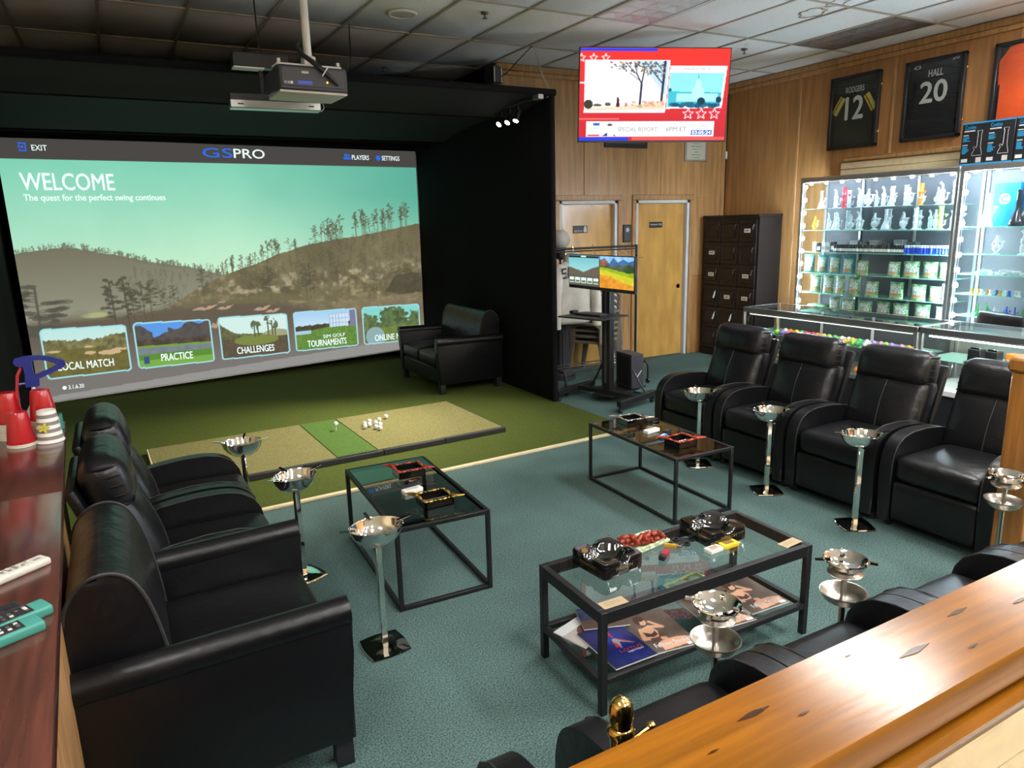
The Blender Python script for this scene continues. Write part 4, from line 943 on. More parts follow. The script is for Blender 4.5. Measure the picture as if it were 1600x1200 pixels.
so = bpy.data.objects.new('display', c.mesh('display', lambda X, Y: np.stack([(X-.5)*w_, X*0-.0035, (Y-.5)*h_+.004], -1), 'picture_tv')); COL.objects.link(so); so.parent = tv
def tt_(body, m, u, v, h, w, bold=.01): text(body, m, so, ((u-.5)*w_, -.005, (v-.5)*h_+.004), (1, 0, 0), (0, 0, 1), h*h_, w*w_, bold)
tt_('SPECIAL REPORT', 'txt_grey', .262, .102, .045, .27, 0); tt_('6PM ET', 'txt_grey', .592, .102, .048, .14, .005); tt_('03:05:24', 'txt_tvw', .772, .07, .036, .128, .02); tt_('WASHINGTON, DC', 'txt_grey', .69, .765, .03, .185, 0)
tt_('ELECTION', 'txt_grey', .815, .175, .02, .06, 0); tt_('COVERAGE', 'txt_grey', .81, .15, .02, .075, 0); tt_('BEGINS', 'txt_grey', .82, .125, .02, .05, 0)
obj('brand_mark', MB().b2((-.018, -.005, -TH/2+.005), (.018, -.0038, -TH/2+.011)), 'grey_plastic', tv)
# ------------------------------------------------------------------ projector, launch monitor, track spots
p = thing('projector', 'dark grey projector on a white ceiling pole facing the screen', 'projector', (1.31, 5.15, 2.70), .03)
obj('housing', MB().b2((-.222, -.16, .01), (.232, .20, .165), .012), 'dark_box', p)
obj('underside', MB().prism([(-.218, -.15), (.228, -.15), (.222, .195), (-.212, .195)], 'z', -.004, .012, .004), 'off_white', p)
rp = obj('rear_panel', MB().b2((-.205, -.166, .035), (.205, -.158, .15), .003), 'grey_plastic', p)
obj('port_block', MB().b2((-.105, -.170, .048), (-.01, -.165, .068)), 'port_blue', rp)
for k, x in enumerate((-.185, -.165, -.145)): obj('port', MB().b2((x-.008, -.170, .046), (x+.008, -.165, .062), .001), 'white_plastic' if k == 2 else 'alu_dark', rp)
obj('type_plate', MB().b2((-.075, -.169, .115), (-.03, -.165, .128)), 'off_white', rp); obj('status_light', MB().lathe([(0, 0), (.006, 0), (.006, .004), (0, .004)], 10, T((.09, -.166, .068), (PI/2, 0, 0))), 'led_amber', rp)
obj('mount_plate', MB().b2((-.22, -.12, .168), (.21, .02, .182), .003).b2((-.215, -.13, .18), (-.195, -.11, .205), .003).b2((.175, -.13, .18), (.195, -.11, .205), .003).b2((-.02, -.05, .18), (.06, .03, .25), .006), 'white_plastic', p)
obj('pole', MB().cyl((.02, -.01, .24), (.02, -.01, .84), .026, n=18), 'white_plastic', p)
obj('cable', MB().tube([(-.035, -.02, .34), (-.06, -.05, .30), (-.05, -.12, .24), (.0, -.17, .19), (.07, -.19, .13), (.13, -.185, .08), (.16, -.172, .055)], [.012, .014, .016, .017, .016, .013, .01], 10), 'black_plastic', p)
obj('cable_tie', MB().tube([(.05, -.20, .10), (.07, -.21, .13), (.09, -.20, .155)], .004, 6), 'white_plastic', p)
q = thing('launch_monitor', 'long dark sensor bar with a grey face hung below the ceiling', 'sensor', (1.26, 5.95, 2.735), -.06)
obj('housing', MB().b2((-.333, -.06, 0), (.333, .06, .095), .006), 'black_plastic', q)
fp = obj('face', MB().prism([(-.05, -.004), (.055, .0), (.055, -.012), (-.055, -.012)], 'x', -.33, .33).b2((-.33, -.066, -.01), (.33, -.058, .045), .002), 'alu', q)
for s in (-1, 1): obj('slot', MB().b2((s*.26-.02, -.0675, .012), (s*.26+.02, -.0655, .022)), 'black_plastic', fp)
obj('bracket', MB().b2((-.10, .0, .09), (-.07, .03, .285), .002).b2((-.10, .03, .27), (-.07, .10, .285), .002), 'black_metal', q)
obj('cable', MB().tube([(.33, 0, .05), (.36, 0, .06), (.37, 0, .02), (.35, 0, -.005), (.33, .02, .0)], .004, 6), 'off_white', q)
q = thing('sensor_box', 'small dark box with a white lower edge above the golf bay header', 'sensor', (1.17, 5.93, 3.0))
obj('housing', MB().b2((-.20, -.05, .012), (.20, .06, .11), .005), 'black_plastic', q); obj('white_edge', MB().b2((-.20, -.052, 0), (.02, .05, .012), .002), 'white_plastic', q); obj('hanger', MB().cyl((0, 0, .1), (0, 0, .54), .006), 'black_metal', q)
tr = thing('track_light', 'black track with three lit spotlights under the golf bay roof', 'spotlight', (3.62, 6.33, 2.985))
obj('track', MB().b2((-.018, -.42, -.045), (.018, .38, -.015), .003), 'black_metal', tr)
obj('feed_box', MB().b2((-.03, -.44, -.055), (.03, -.34, -.012), .004), 'alu_dark', tr)
aim = Vector((1.35, 5.95, 0))
for k, y in enumerate((-.02, .14, .31)):
    b0 = Vector((0, y, -.045)); hd = Vector((-.02, y, -.165)); d = (aim+Vector((.85-.85*k, -.05+.05*k, 0))-(Vector((3.62, 6.33, 2.985))+hd)).normalized()
    e = obj('spot_head', MB().cyl(b0, b0+Vector((0, 0, -.05)), .008).cyl(hd-d*.08, hd+d*.03, .026, .030, n=16).tube([b0+Vector((0, 0, -.05)), hd-d*.05], .007, 6), 'black_metal', tr)
    obj('lamp', MB().cyl(hd+d*.031, hd+d*.036, .0265, n=16), 'spot_face', e)
    ld = bpy.data.lights.new('spot_beam', 'SPOT'); ld.energy = SPOT*(1, 1.15, 1.7)[k]; ld.spot_size = math.radians(62); ld.spot_blend = .8; ld.color = (1, .90, .72); ld.shadow_soft_size = .03
    lo = bpy.data.objects.new('spot_beam', ld); COL.objects.link(lo); lo.parent = e; lo.location = hd+d*.05; lo.rotation_euler = d.to_track_quat('-Z', 'Y').to_euler()
t = thing('wall_speaker', 'small box speaker with white side strips at the end of the wood wall', 'speaker', (3.86, 7.22, 3.30), .25)
obj('cabinet', MB().b2((-.06, -.05, 0), (.07, .10, .17), .006), 'black_plastic', t); obj('grille', MB().b2((-.045, -.056, .01), (.045, -.049, .16), .003), 'grey_plastic', t)
for s in (-1, 1): obj('side_strip', MB().b2((s*.052-.006, -.055, .008), (s*.052+.006, -.048, .162), .002), 'white_plastic', t)
obj('bracket', MB().b2((-.02, .09, .05), (.02, .16, .10)), 'black_metal', t)
tag(obj('ceiling_cable', MB().tube([(3.93, 6.55, CZ), (3.90, 6.75, 3.46), (3.86, 6.95, 3.36), (3.86, 7.08, 3.35)], .005, 6), 'black_plastic'), 'black cable dropping from the ceiling to the small speaker', 'cable')
tag(obj('ceiling_cable', MB().tube([(3.95, 6.55, CZ), (3.96, 6.5, 3.40), (3.93, 6.35, 3.22), (3.88, 6.15, 3.065)], .005, 6), 'off_white'), 'pale cable dropping from the ceiling to the bay corner', 'cable')
tag(obj('ceiling_cable', MB().tube([(2.06, 6.5, CZ), (2.05, 6.48, 3.35), (1.98, 6.3, 3.15), (1.8, 5.9, 2.95), (1.60, 5.55, 2.83), (1.5, 5.44, 2.80)], .005, 6), 'black_plastic'), 'black cable hanging from the ceiling behind the projector', 'cable')
# ------------------------------------------------------------------ wall decoration
def wall_frame(name, label, y0, y1, z0, z1, jersey, cat='framed jersey'):
    t = thing(name, label, cat, (XR, (y0+y1)/2, (z0+z1)/2), -PI/2); w, h = y1-y0, z1-z0
    obj('frame', MB().b2((-w/2, -.05, -h/2), (-w/2+.035, -.001, h/2), .004).b2((w/2-.035, -.05, -h/2), (w/2, -.001, h/2), .004).b2((-w/2, -.05, -h/2), (w/2, -.001, -h/2+.03), .004).b2((-w/2, -.05, h/2-.03), (w/2, -.001, h/2), .004), 'black_plastic', t)
    obj('backing', MB().b2((-w/2+.03, -.012, -h/2+.025), (w/2-.03, -.001, h/2-.025)), 'jersey_black', t)
    sp = [(-.40*w, -.46*h), (.40*w, -.46*h), (.39*w, .05*h), (.43*w, .02*h), (.44*w, .30*h), (.30*w, .445*h), (.13*w, .46*h), (.06*w, .425*h), (-.06*w, .425*h), (-.13*w, .46*h), (-.30*w, .445*h), (-.44*w, .30*h), (-.43*w, .02*h), (-.39*w, .05*h)]
    j = obj('jersey', MB().prism(sp, 'y', -.022, -.012, .003), jersey, t)
    obj('glazing', MB().b2((-w/2+.03, -.046, -h/2+.025), (w/2-.03, -.043, h/2-.025)), 'clear_glass', t)
    if y0 > 4: 
        for s in (.62, -.62): obj('latch', MB().b2((w/2-.004, -.03, s*h/2-.012), (w/2+.018, -.015, s*h/2+.012), .002), 'brass', t)
    return t, j, w, h
t, j, w, h = wall_frame('framed_jersey', 'framed dark green jersey with yellow striped sleeves', 5.15, 5.755, 2.555, 3.33, 'jersey_green')
text('RODGERS', 'print_white', j, (-.115, -.0235, .205), (1, 0, 0), (0, 0, 1), .062, .225, .03); text('12', 'print_white', j, (-.105, -.0235, -.075), (1, 0, 0), (0, 0, 1), .235, .215, .05)
for s in (-1, 1):
    M = T((s*.195, -.0235, .08), (0, -s*.55, 0))
    mb = MB().box((0, 0, 0), (.075, .002, .20), 0, M=M); obj('sleeve_stripe', mb, 'print_yellow', j)
    for k in (-1, 1): obj('sleeve_line', MB().box((k*.014, -.0015, 0), (.008, .002, .20), 0, M=M), 'jersey_green' if k < 0 else 'print_white', j)
t, j, w, h = wall_frame('framed_jersey', 'framed black jersey, the second one from the corner', 4.265, 4.87, 2.555, 3.33, 'jersey_black')
text('HALL', 'print_white', j, (-.065, -.0235, .215), (1, 0, 0), (0, 0, 1), .065, .145, .03); text('20', 'print_white', j, (-.135, -.0235, -.03), (1, 0, 0), (0, 0, 1), .20, .27, .05)
for s, z in ((-1, .305), (1, .335)): text('0' if s < 0 else '20', 'print_white', j, (s*.19-.03, -.0235, z), (1, 0, 0), (0, 0, 1), .035, .07)
t, j, w, h = wall_frame('framed_jersey', 'framed bright orange jersey cut by the right picture edge', 3.40, 4.005, 2.555, 3.33, 'jersey_orange')
t = thing('certificate', 'framed pale green certificate on the wood wall below the television', 'certificate', (6.885, YB, 2.70))
obj('frame', MB().b2((-.19, -.02, -.14), (.19, -.001, .14), .004), 'alu', t); pg = obj('page', MB().b2((-.165, -.022, -.115), (.165, -.019, .115)), 'off_white', t)
for k, ww in enumerate((.10, .2, .12, .06, .16, .13)): obj('print_line', MB().b2((-ww/2, -.0232, .085-k*.035-.006), (ww/2, -.0218, .085-k*.035+.002)), 'pouch_green', pg)
t = thing('wall_plaque', 'dark plaque mostly hidden behind the lower edge of the television', 'plaque', (5.74, YB, 2.86))
obj('board', MB().b2((-.33, -.025, -.16), (.33, -.001, .16), .005), 'black_plastic', t); obj('inset', MB().b2((-.28, -.028, -.11), (.28, -.024, .11)), 'grey_plastic', t)
t = thing('wall_switch_plate', 'small black framed sign with a white flower between the doors', 'sign', (5.768, YB, 1.665))
obj('plate', MB().b2((-.062, -.018, -.11), (.062, -.001, .11), .004), 'black_plastic', t); obj('inset', MB().b2((-.045, -.020, -.09), (.045, -.017, .09)), 'grey_plastic', t)
obj('flower', MB().lathe([(.008, 0), (.008, .002), (.025, .002), (.025, 0)], 20, T((0, -.020, .045), (PI/2, 0, 0)), lambda a: 1+.25*math.cos(5*a)), 'print_white', t)
tag(obj('thermostat', MB().b2((7.41, YB-.03, 2.60), (7.44, YB-.001, 2.70), .004).b2((7.415, YB-.034, 2.64), (7.435, YB-.03, 2.68), .002), 'white_plastic'), 'small white box on the wood wall right of the television', 'thermostat')
# ------------------------------------------------------------------ lockers
lk = thing('locker_cabinet', 'dark wooden locker cabinet with three columns of small doors', 'lockers', (XR-.02, 6.82, 0), -PI/2)
LW, LD = .94, .41
obj('carcass', MB().b2((-LW/2, -LD+.012, .02), (LW/2, 0, 1.83)), 'locker_wood', lk)
obj('top', MB().b2((-LW/2-.012, -LD-.015, 1.825), (LW/2+.012, 0, 1.86), .006), 'locker_wood', lk); obj('plinth', MB().b2((-LW/2-.006, -LD-.006, 0), (LW/2+.006, 0, .09), .004), 'locker_wood', lk)
tags = {(0, 2), (1, 0), (2, 0), (2, 2), (3, 1), (3, 2)}; keys = {(3, 0), (4, 0), (4, 1)}
for r in range(6):
    for cc in range(3):
        x0 = -LW/2+.02+cc*.30; x1 = x0+.292; z1 = 1.80-r*.284; z0 = z1-.276
        d = obj('door', MB().b2((x0, -LD-.006, z0), (x1, -LD+.012, z1), .004), 'locker_wood', lk)
        obj('door_panel', MB().b2((x0+.05, -LD-.012, z0+.05), (x1-.05, -LD-.004, z1-.05), .008), 'locker_wood', d)
        hx = x1-.035
        obj('handle', MB().tube([(hx, -LD-.006, z1-.06), (hx, -LD-.024, z1-.07), (hx-.008, -LD-.024, z1-.12), (hx-.008, -LD-.006, z1-.125)], .006, 8), 'chrome', d)
        if (r, cc) in tags: obj('name_tag', MB().b2((x0+.10, -LD-.015, z0+.115), (x0+.20, -LD-.0115, z0+.165), .002), 'white_paper', d); obj('print_line', MB().b2((x0+.118, -LD-.0158, z0+.134), (x0+.182, -LD-.0148, z0+.146)), 'grey_band', d)
        if (r, cc) in keys: obj('key_tag', MB().tube([(hx-.004, -LD-.026, z1-.07), (hx-.012, -LD-.03, z1-.11), (hx-.035, -LD-.028, z1-.16)], [.006, .011, .012], 8), 'white_plastic', d)
# ------------------------------------------------------------------ lit wall cabinets with their goods
CX = 6.95
def wall_cabinet(label, y0, y1, shelves, ledside):
    t = thing('display_cabinet', label, 'cabinet', (CX, (y0+y1)/2, 0)); o = (y0+y1)/2; a, b = y0-o, y1-o; D = XR-.035-CX
    obj('base_cabinet', MB().b2((.0, a, 0), (D, b, .60), .004), 'black_plastic', t)
    for y in (a+.016, b-.016): obj('post', MB().b2((0, y-.016, .60), (.032, y+.016, 2.2), .003), 'alu', t); obj('post', MB().b2((D-.03, y-.016, .60), (D, y+.016, 2.2), .003), 'alu', t)
    obj('top_rail', MB().b2((-.004, a, 2.185), (.035, b, 2.235), .004).b2((0, a, 2.225), (D, b, 2.24)), 'alu', t)
    obj('bottom_rail', MB().b2((-.004, a, .60), (D, b, .64), .004), 'alu', t)
    obj('back_panel', MB().b2((D-.01, a, .64), (D, b, 2.2)), 'dark_inside', t)
    for f in (.27, .63):
        y = b-(b-a)*f; obj('bracket_upright', MB().b2((D-.03, y-.012, .64), (D-.012, y+.012, 2.2), .002), 'alu', t)
    for z in shelves: obj('shelf', MB().b2((.04, a+.035, z-.008), (D-.035, b-.035, z), .001), 'shelf_glass', t)
    m = (a+b)/2
    obj('sliding_door', MB().b2((.018, a+.034, .645), (.022, m+.03, 2.18)), 'clear_glass', t); obj('sliding_door', MB().b2((.008, m-.03, .645), (.012, b-.034, 2.18)), 'clear_glass', t)
    obj('end_glass', MB().b2((.034, b-.006, .645), (D-.03, b-.002, 2.18)), 'clear_glass', t)
    for ys in ledside:
        st_ = obj('led_strip', MB().b2((.036, (b-.040 if ys > 0 else a+.034), .66), (.044, (b-.034 if ys > 0 else a+.040), 2.17)), 'alu', t)
        for k in range(11):
            z = .72+k*.142; y = b-.045 if ys > 0 else a+.045
            obj('led', MB().lathe([(0, -.019), (.008, -.017), (.009, 0), (.008, .017), (0, .019)], 8, T((.046, y, z))), 'led', st_)
    st_ = obj('led_strip', MB().b2((.05, a+.05, 2.175), (.062, b-.05, 2.183)), 'alu', t)
    for k in range(9):
        y = a+.1+(b-a-.2)*k/8; obj('led', MB().lathe([(0, -.016), (.006, -.014), (.006, .014), (0, .016)], 8, T((.056, y, 2.170), (PI/2, 0, 0))), 'led', st_)
    return t
SH = [1.90, 1.665, 1.425, 1.19, .965, .76]
wall_cabinet('tall lit glass cabinet with aluminium frame, the one nearer the lockers', 3.945, 5.71, SH, (1, -1))
SH2 = [1.69, 1.44, 1.255, 1.07, .865]
wall_cabinet('tall lit glass cabinet with aluminium frame at the right picture edge', 2.15, 3.935, SH2, (1,))
def bong(kind, tint, h, label, x, y, z, group, rz=0.):
    t = thing('water_pipe', label, 'glass pipe', (x, y, z), rz, group); s = h/.2; m = 'bong_glass'; tm = 'glass_'+tint if tint else m
    if kind == 0:
        v = MB().lathe([(.001, 0), (.040, 0), (.043, .006), (.036, .03), (.016, .085), (.0135, .10), (.0135, .185), (.018, .192), (.017, .196), (.0125, .19)], 16)
        st_ = MB().tube([(.018, 0, .05), (.050, 0, .09)], .006, 8)
    elif kind == 1:
        v = MB().lathe([(.001, 0), (.038, 0), (.038, .006), (.018, .012), (.024, .03), (.024, .075), (.017, .085), (.024, .095), (.024, .13), (.013, .14), (.011, .16)], 16).tube([(0, 0, .155), (0, 0, .175), (-.018, 0, .195), (-.024, 0, .2)], [.011, .011, .010, .012], 10)
        st_ = MB().tube([(.022, 0, .04), (.045, 0, .05), (.048, 0, .085)], .006, 8)
    elif kind == 2:
        v = MB().lathe([(.001, 0), (.036, 0), (.036, .005), (.012, .012), (.012, .02), (.034, .038), (.040, .06), (.032, .082), (.012, .096), (.018, .112), (.012, .128), (.010, .17), (.014, .18)], 16).tube([(.03, 0, .06), (.048, 0, .09), (.04, 0, .12), (.012, 0, .125)], .005, 8).tube([(-.03, 0, .06), (-.046, 0, .09), (-.012, 0, .15)], .005, 8)
        st_ = MB().tube([(.034, 0, .05), (.055, 0, .06), (.058, 0, .10)], .006, 8)
    else:
        v = MB().lathe([(.001, 0), (.034, 0), (.035, .005), (.021, .010), (.021, .06), (.027, .068), (.021, .076), (.021, .115), (.027, .122), (.021, .13), (.021, .19), (.026, .197), (.024, .2), (.019, .195)], 16)
        st_ = MB().tube([(.02, 0, .03), (.045, 0, .045), (.047, 0, .08)], .006, 8).tube([(0, 0, .02), (0, 0, .11)], .008, 8)
    for mb in (v, st_): mb.v = [(a*s*.95, b*s*.95, c*s) for a, b, c in mb.v]
    obj('vessel', v, tm, t, ang=50); obj('stem', st_, m, t, ang=50)
    bx = max(p[0] for p in st_.v); bz = max(p[2] for p in st_.v)
    obj('bowl', MB().lathe([(.004, 0), (.006, .008), (.014, .022), (.015, .024), (.012, .022), (.004, .010)], 10, T((bx-.005, 0, bz-.002), (0, .2, 0), (s, s, s))), tm if tint else m, t, ang=50)
    return t
row1 = [(5.55, 0, 'white', .20), (5.40, 1, None, .20), (5.26, 3, 'red', .22), (5.11, 1, None, .20), (4.97, 2, None, .21), (4.83, 1, None, .20), (4.70, 3, None, .2), (4.55, 2, None, .2), (4.40, 3, 'orange', .21), (4.22, 1, None, .21), (4.06, 3, None, .22)]
for k, (y, kd, ti, hh) in enumerate(row1): bong(kd, ti, hh, '%s glass water pipe, %s from the left on the top cabinet shelf' % (ti or 'clear', ORD[k]), 7.12+.05*(k % 2), y, SH[0], 'water pipes on the top shelf', rnd.uniform(-.4, .4)-PI/2)
row2 = [(5.60, 2, 'amber', .17), (5.46, 1, None, .18), (5.31, 1, None, .19), (5.18, 2, None, .18), (5.05, 1, None, .19), (4.90, 2, None, .19), (4.74, 0, None, .21), (4.58, 2, None, .19), (4.42, 3, None, .21), (4.30, 1, None, .18), (4.17, 3, 'lime', .22), (4.02, 3, None, .22)]
for k, (y, kd, ti, hh) in enumerate(row2): bong(kd, ti, hh, '%s glass water pipe, %s from the left on the second cabinet shelf' % (ti or 'clear', ORD[k]), 7.10+.05*(k % 2), y, SH[1], 'water pipes on the second shelf', rnd.uniform(-.4, .4)-PI/2)
for row, zz_ in ((0, SH[0]), (1, SH[1])):
    for k in range(9): bong([1, 3, 2, 1, 0, 3, 1, 2, 3][(k+row*4) % 9], None, .17+.02*((k+row) % 3), 'clear glass water pipe, %s from the left in the back row of the %s shelf' % (ORD[k], ['top', 'second'][row]), 7.28, 5.48-k*.165, zz_, 'water pipes in the back rows', rnd.uniform(-.6, .6)-PI/2)
def small_bottle(col, cap, h, r):
    t = thing('vape_bottle', 'x', 'bottle'); obj('bottle', MB().lathe([(.001, 0), (r, 0), (r, h*.66), (r*.6, h*.74), (r*.6, h*.76), (.001, h*.76)], 10), col, t); obj('cap', MB().lathe([(r*.75, h*.70), (r*.8, h*.98), (r*.5, h), (.001, h)], 10), cap, t); obj('label', MB().lathe([(r*1.02, h*.15), (r*1.02, h*.5)], 10), 'bottle_white' if col == 'bottle_black' else col, t); return t
pb = small_bottle('bottle_black', 'bottle_black', .085, .0155); pw = small_bottle('bottle_blue', 'bottle_white', .085, .0175); ub = uw = False
for k in range(44):
    y = 5.28-k*.0292
    blue = k >= 28; pr_ = pw if blue else pb
    lab = ('white capped blue bottle, %s from the left in the row beside the cabinet post' % ORD[k-28]) if blue else ('small black bottle, %s from the left in the bottle row of the cabinet' % ORD[k])
    if (blue and not uw) or (not blue and not ub):
        pr_.location = (7.05, y, SH[2]); tag(pr_, lab, 'bottle', 'bottles on the third shelf'); uw = uw or blue; ub = ub or not blue
    else: dup(pr_, (7.05+rnd.uniform(-.006, .006), y, SH[2]), 0, lab, 'bottles on the third shelf')
for k, (y, w1, h1, m1) in enumerate(((5.56, .045, .105, 'bottle_white'), (5.50, .05, .095, 'bottle_black'), (5.44, .05, .105, 'bottle_white'), (5.38, .05, .10, 'alu'), (5.325, .045, .11, 'bottle_black'))):
    t = thing('goods_box', '%s box, %s from the left on the third cabinet shelf' % ({'bottle_white': 'white', 'bottle_black': 'black', 'alu': 'silver'}[m1], ORD[k]), 'box', (7.06, y, SH[2]), -PI/2, 'boxes on the third shelf')
    obj('carton', MB().b2((-w1/2, 0, 0), (w1/2, .05, h1), .002), m1, t); obj('printed_panel', MB().b2((-w1*.38, -.0015, h1*.2), (w1*.38, .001, h1*.6)), 'grey_band' if m1 != 'bottle_black' else 'print_white', t)
for k, (y, h1) in enumerate(((5.18, .12), (5.06, .11), (4.94, .12), (4.80, .10), (4.66, .13), (4.52, .11))):
    t = thing('goods_box', 'pale grey box in the back row of the third shelf, %s from the left' % ORD[k], 'box', (7.22, y, SH[2]), -PI/2, 'boxes on the third shelf'); obj('carton', MB().b2((-.05, 0, 0), (.05, .08, h1), .002), 'grey_plastic' if k % 2 else 'alu', t); obj('printed_panel', MB().b2((-.03, -.0015, h1*.5), (.03, .001, h1*.7)), 'print_white', t)
def make_pouch(w, h, edge):
    t = thing('snack_pouch', 'x', 'pouch'); d = .05
    mb = MB(); n = 8; vs = []; fs = []
    for j in range(n+1):
        v = j/n; th = d*(1-v**1.6)+.004; ww = w*(1-.06*math.sin(PI*v))
        for i in range(n+1):
            u = -1+2*i/n; vs.append((u*ww/2, -th/2*(1-u**4)-.001, v*h))
        for i in range(n+1):
            u = 1-2*i/n; vs.append((u*ww/2, th/2*(1-u**4)+.001, v*h))
    m = 2*(n+1)
    fs = [(j*m+i, j*m+(i+1) % m, (j+1)*m+(i+1) % m, (j+1)*m+i) for j in range(n) for i in range(m)]+[tuple(range(m))[::-1], tuple(n*m+i for i in range(m))]
    mb.add(vs, fs); obj('pouch', mb, edge, t, ang=60)
    def patch(name, u0, u1, v0, v1, mm, lift):
        vs = []; k = 6
        for j in range(k+1):
            v = v0+(v1-v0)*j/k; th = d*(1-v**1.6)+.004; ww = w*(1-.06*math.sin(PI*v))
            for i in range(k+1):
                u = u0+(u1-u0)*i/k; vs.append((u*ww/2, -th/2*(1-u**4)-.001-lift, v*h))
        obj(name, MB().add(vs, [(j*(k+1)+i, j*(k+1)+i+1, (j+1)*(k+1)+i+1, (j+1)*(k+1)+i) for j in range(k) for i in range(k)]), mm, t)
    patch('label_panel', -.74, .74, .32, .86, 'pouch_white', .0018); patch('window', -.66, .66, .10, .34, 'pouch_food', .002)
    return t
protos = {}
def pouch(kind, w, h, y, x, z, label, rz=0.):
    key = (kind, w, h)
    if key not in protos:
        t = make_pouch(w, h, {'green': 'pouch_green', 'teal': 'pouch_teal'}[kind]); protos[key] = t; t.location = (x, y, z); t.rotation_euler = (0, 0, -PI/2+rz); tag(t, label, 'pouch', 'snack pouches in the lit cabinet')
    else: dup(protos[key], (x, y, z), -PI/2+rz, label)
rowp = {3: [(5.60, 'teal', .135, .20), (5.44, 'teal', .135, .20), (5.27, 'teal', .135, .20), (5.10, 'teal', .12, .19), (4.93, 'green', .155, .15), (4.57, 'green', .135, .15), (4.385, 'green', .165, .16), (4.20, 'green', .155, .16), (4.03, 'green', .155, .16)],
        4: [(5.51, 'green', .135, .20), (5.34, 'green', .135, .20), (5.18, 'green', .12, .20), (5.01, 'green', .135, .20), (4.80, 'green', .155, .16), (4.52, 'green', .165, .17), (4.29, 'green', .155, .16), (4.12, 'green', .135, .15), (4.0, 'green', .12, .18)],
        5: [(5.24, 'green', .135, .16), (5.06, 'green', .155, .16), (4.86, 'green', .155, .15), (4.66, 'green', .165, .16), (4.46, 'green', .165, .16), (4.24, 'green', .165, .17), (4.04, 'green', .12, .16)]}
for sidx, L in rowp.items():
    for k, (y, kind, w, h) in enumerate(L):
        pouch(kind, w, h, y, 7.06+rnd.uniform(-.01, .01), SH[sidx], '%s edged white snack pouch, %s from the left on the %s cabinet shelf' % (kind, ORD[k], {3: 'fourth', 4: 'fifth', 5: 'lowest'}[sidx]), rnd.uniform(-.12, .12))
t = thing('snack_pouch_lying', 'white and green pouch lying flat at the left of the lowest shelf', 'pouch', (7.06, 5.48, SH[5]), -PI/2); obj('pouch', MB().cushion((0, .05, .03), (.26, .14, .06), .025, (0, 0, .008)), 'pouch_green', t); obj('label_panel', MB().cushion((-.05, .048, .034), (.14, .142, .058), .02), 'pouch_white', t)
# second cabinet
for k, (y, m1, h1, lt) in enumerate(((3.62, 'box_blue', .38, 'print_white'), (3.36, 'grey_plastic', .38, 'print_blue'))):
    t = thing('gift_box', ['bright blue box with a white letter C behind a clear beaker pipe', 'dark grey box with a blue letter C behind a black beaker pipe'][k], 'box', (7.14, y, SH2[0]), -PI/2)
    obj('carton', MB().b2((-.11, 0, 0), (.11, .09, h1), .003), m1, t); e = obj('emblem', MB().lathe([(0, 0), (.048, 0), (.048, .002), (0, .002)], 24, T((-.01, -.0005, .24), (PI/2, 0, 0), (1, 1, 1))), lt, t)
    text('C', m1, e, (-.01, -.0032, .24), (1, 0, 0), (0, 0, 1), .06, .055, .05, center=True)
bong(0, None, .30, 'large clear beaker pipe in front of the blue gift box', 7.06, 3.73, SH2[0], 'beaker pipes', -PI/2); bong(0, 'smoke', .32, 'large black beaker pipe between the two gift boxes', 7.06, 3.47, SH2[0], 'beaker pipes', -PI/2); bong(0, None, .30, 'large clear beaker pipe at the right edge of the cabinet view', 7.06, 3.26, SH2[0], 'beaker pipes', -PI/2)
for k, (y, ti, hh, kd) in enumerate(((3.62, None, .19, 2), (3.40, None, .21, 1), (3.30, 'green', .17, 0), (3.20, None, .18, 2))): bong(kd, ti, hh, '%s glass jar pipe, %s from the left below the gift boxes' % (ti or 'clear', ORD[k]), 7.08, y, SH2[1], 'glass on the second shelf at right', -PI/2)
for k in range(16):
    y = 3.74-k*.037; L = rnd.uniform(.06, .10)
    tag(obj('glass_tube', MB().lathe([(.001, -L/2), (.011, -L/2+.004), (.013, 0), (.009, L/2), (.001, L/2)], 10, T((7.04+.04*(k % 3), y, SH2[2]+.013+.018*(k % 2)), (0, PI/2, rnd.uniform(-.9, .9)))), 'bong_glass', ang=60), 'clear glass tube, %s from the left in the heap on the third shelf' % ORD[k], 'glass tube', 'glass tubes on the third shelf at right')
for k in range(15):
    y = 3.76-k*.04; c_ = rnd.choice(['white', 'white', 'blue', 'amber', 'orange', None, None])
    mb = MB().lathe([(.001, 0), (.016, 0), (.018, .006), (.010, .018), (.009, .034), (.014, .046), (.012, .048), (.007, .036)], 12).tube([(.01, 0, .02), (.026, 0, .03)], .005, 6)
    tag(obj('glass_bowl', mb, 'glass_'+c_ if c_ else 'bong_glass', loc=(7.03+.03*(k % 2), y, SH2[3]), ang=50), '%s glass bowl piece, %s from the left on the fourth shelf' % (c_ or 'clear', ORD[k]), 'glass bowl', 'bowl pieces on the fourth shelf')
for k, (y, ti, hh, kd) in enumerate(((3.71, 'green', .12, 0), (3.63, 'green', .13, 1), (3.56, None, .12, 2), (3.46, 'blue', .12, 2), (3.39, 'blue', .11, 0), (3.33, 'green', .10, 2), (3.27, 'blue', .13, 1), (3.21, 'green', .10, 0), (3.14, 'blue', .12, 2))): bong(kd, ti, hh, '%s small glass rig, %s from the left on the lowest shelf at right' % (ti or 'clear', ORD[k]), 7.06, y, SH2[4], 'small rigs on the lowest shelf', -PI/2)
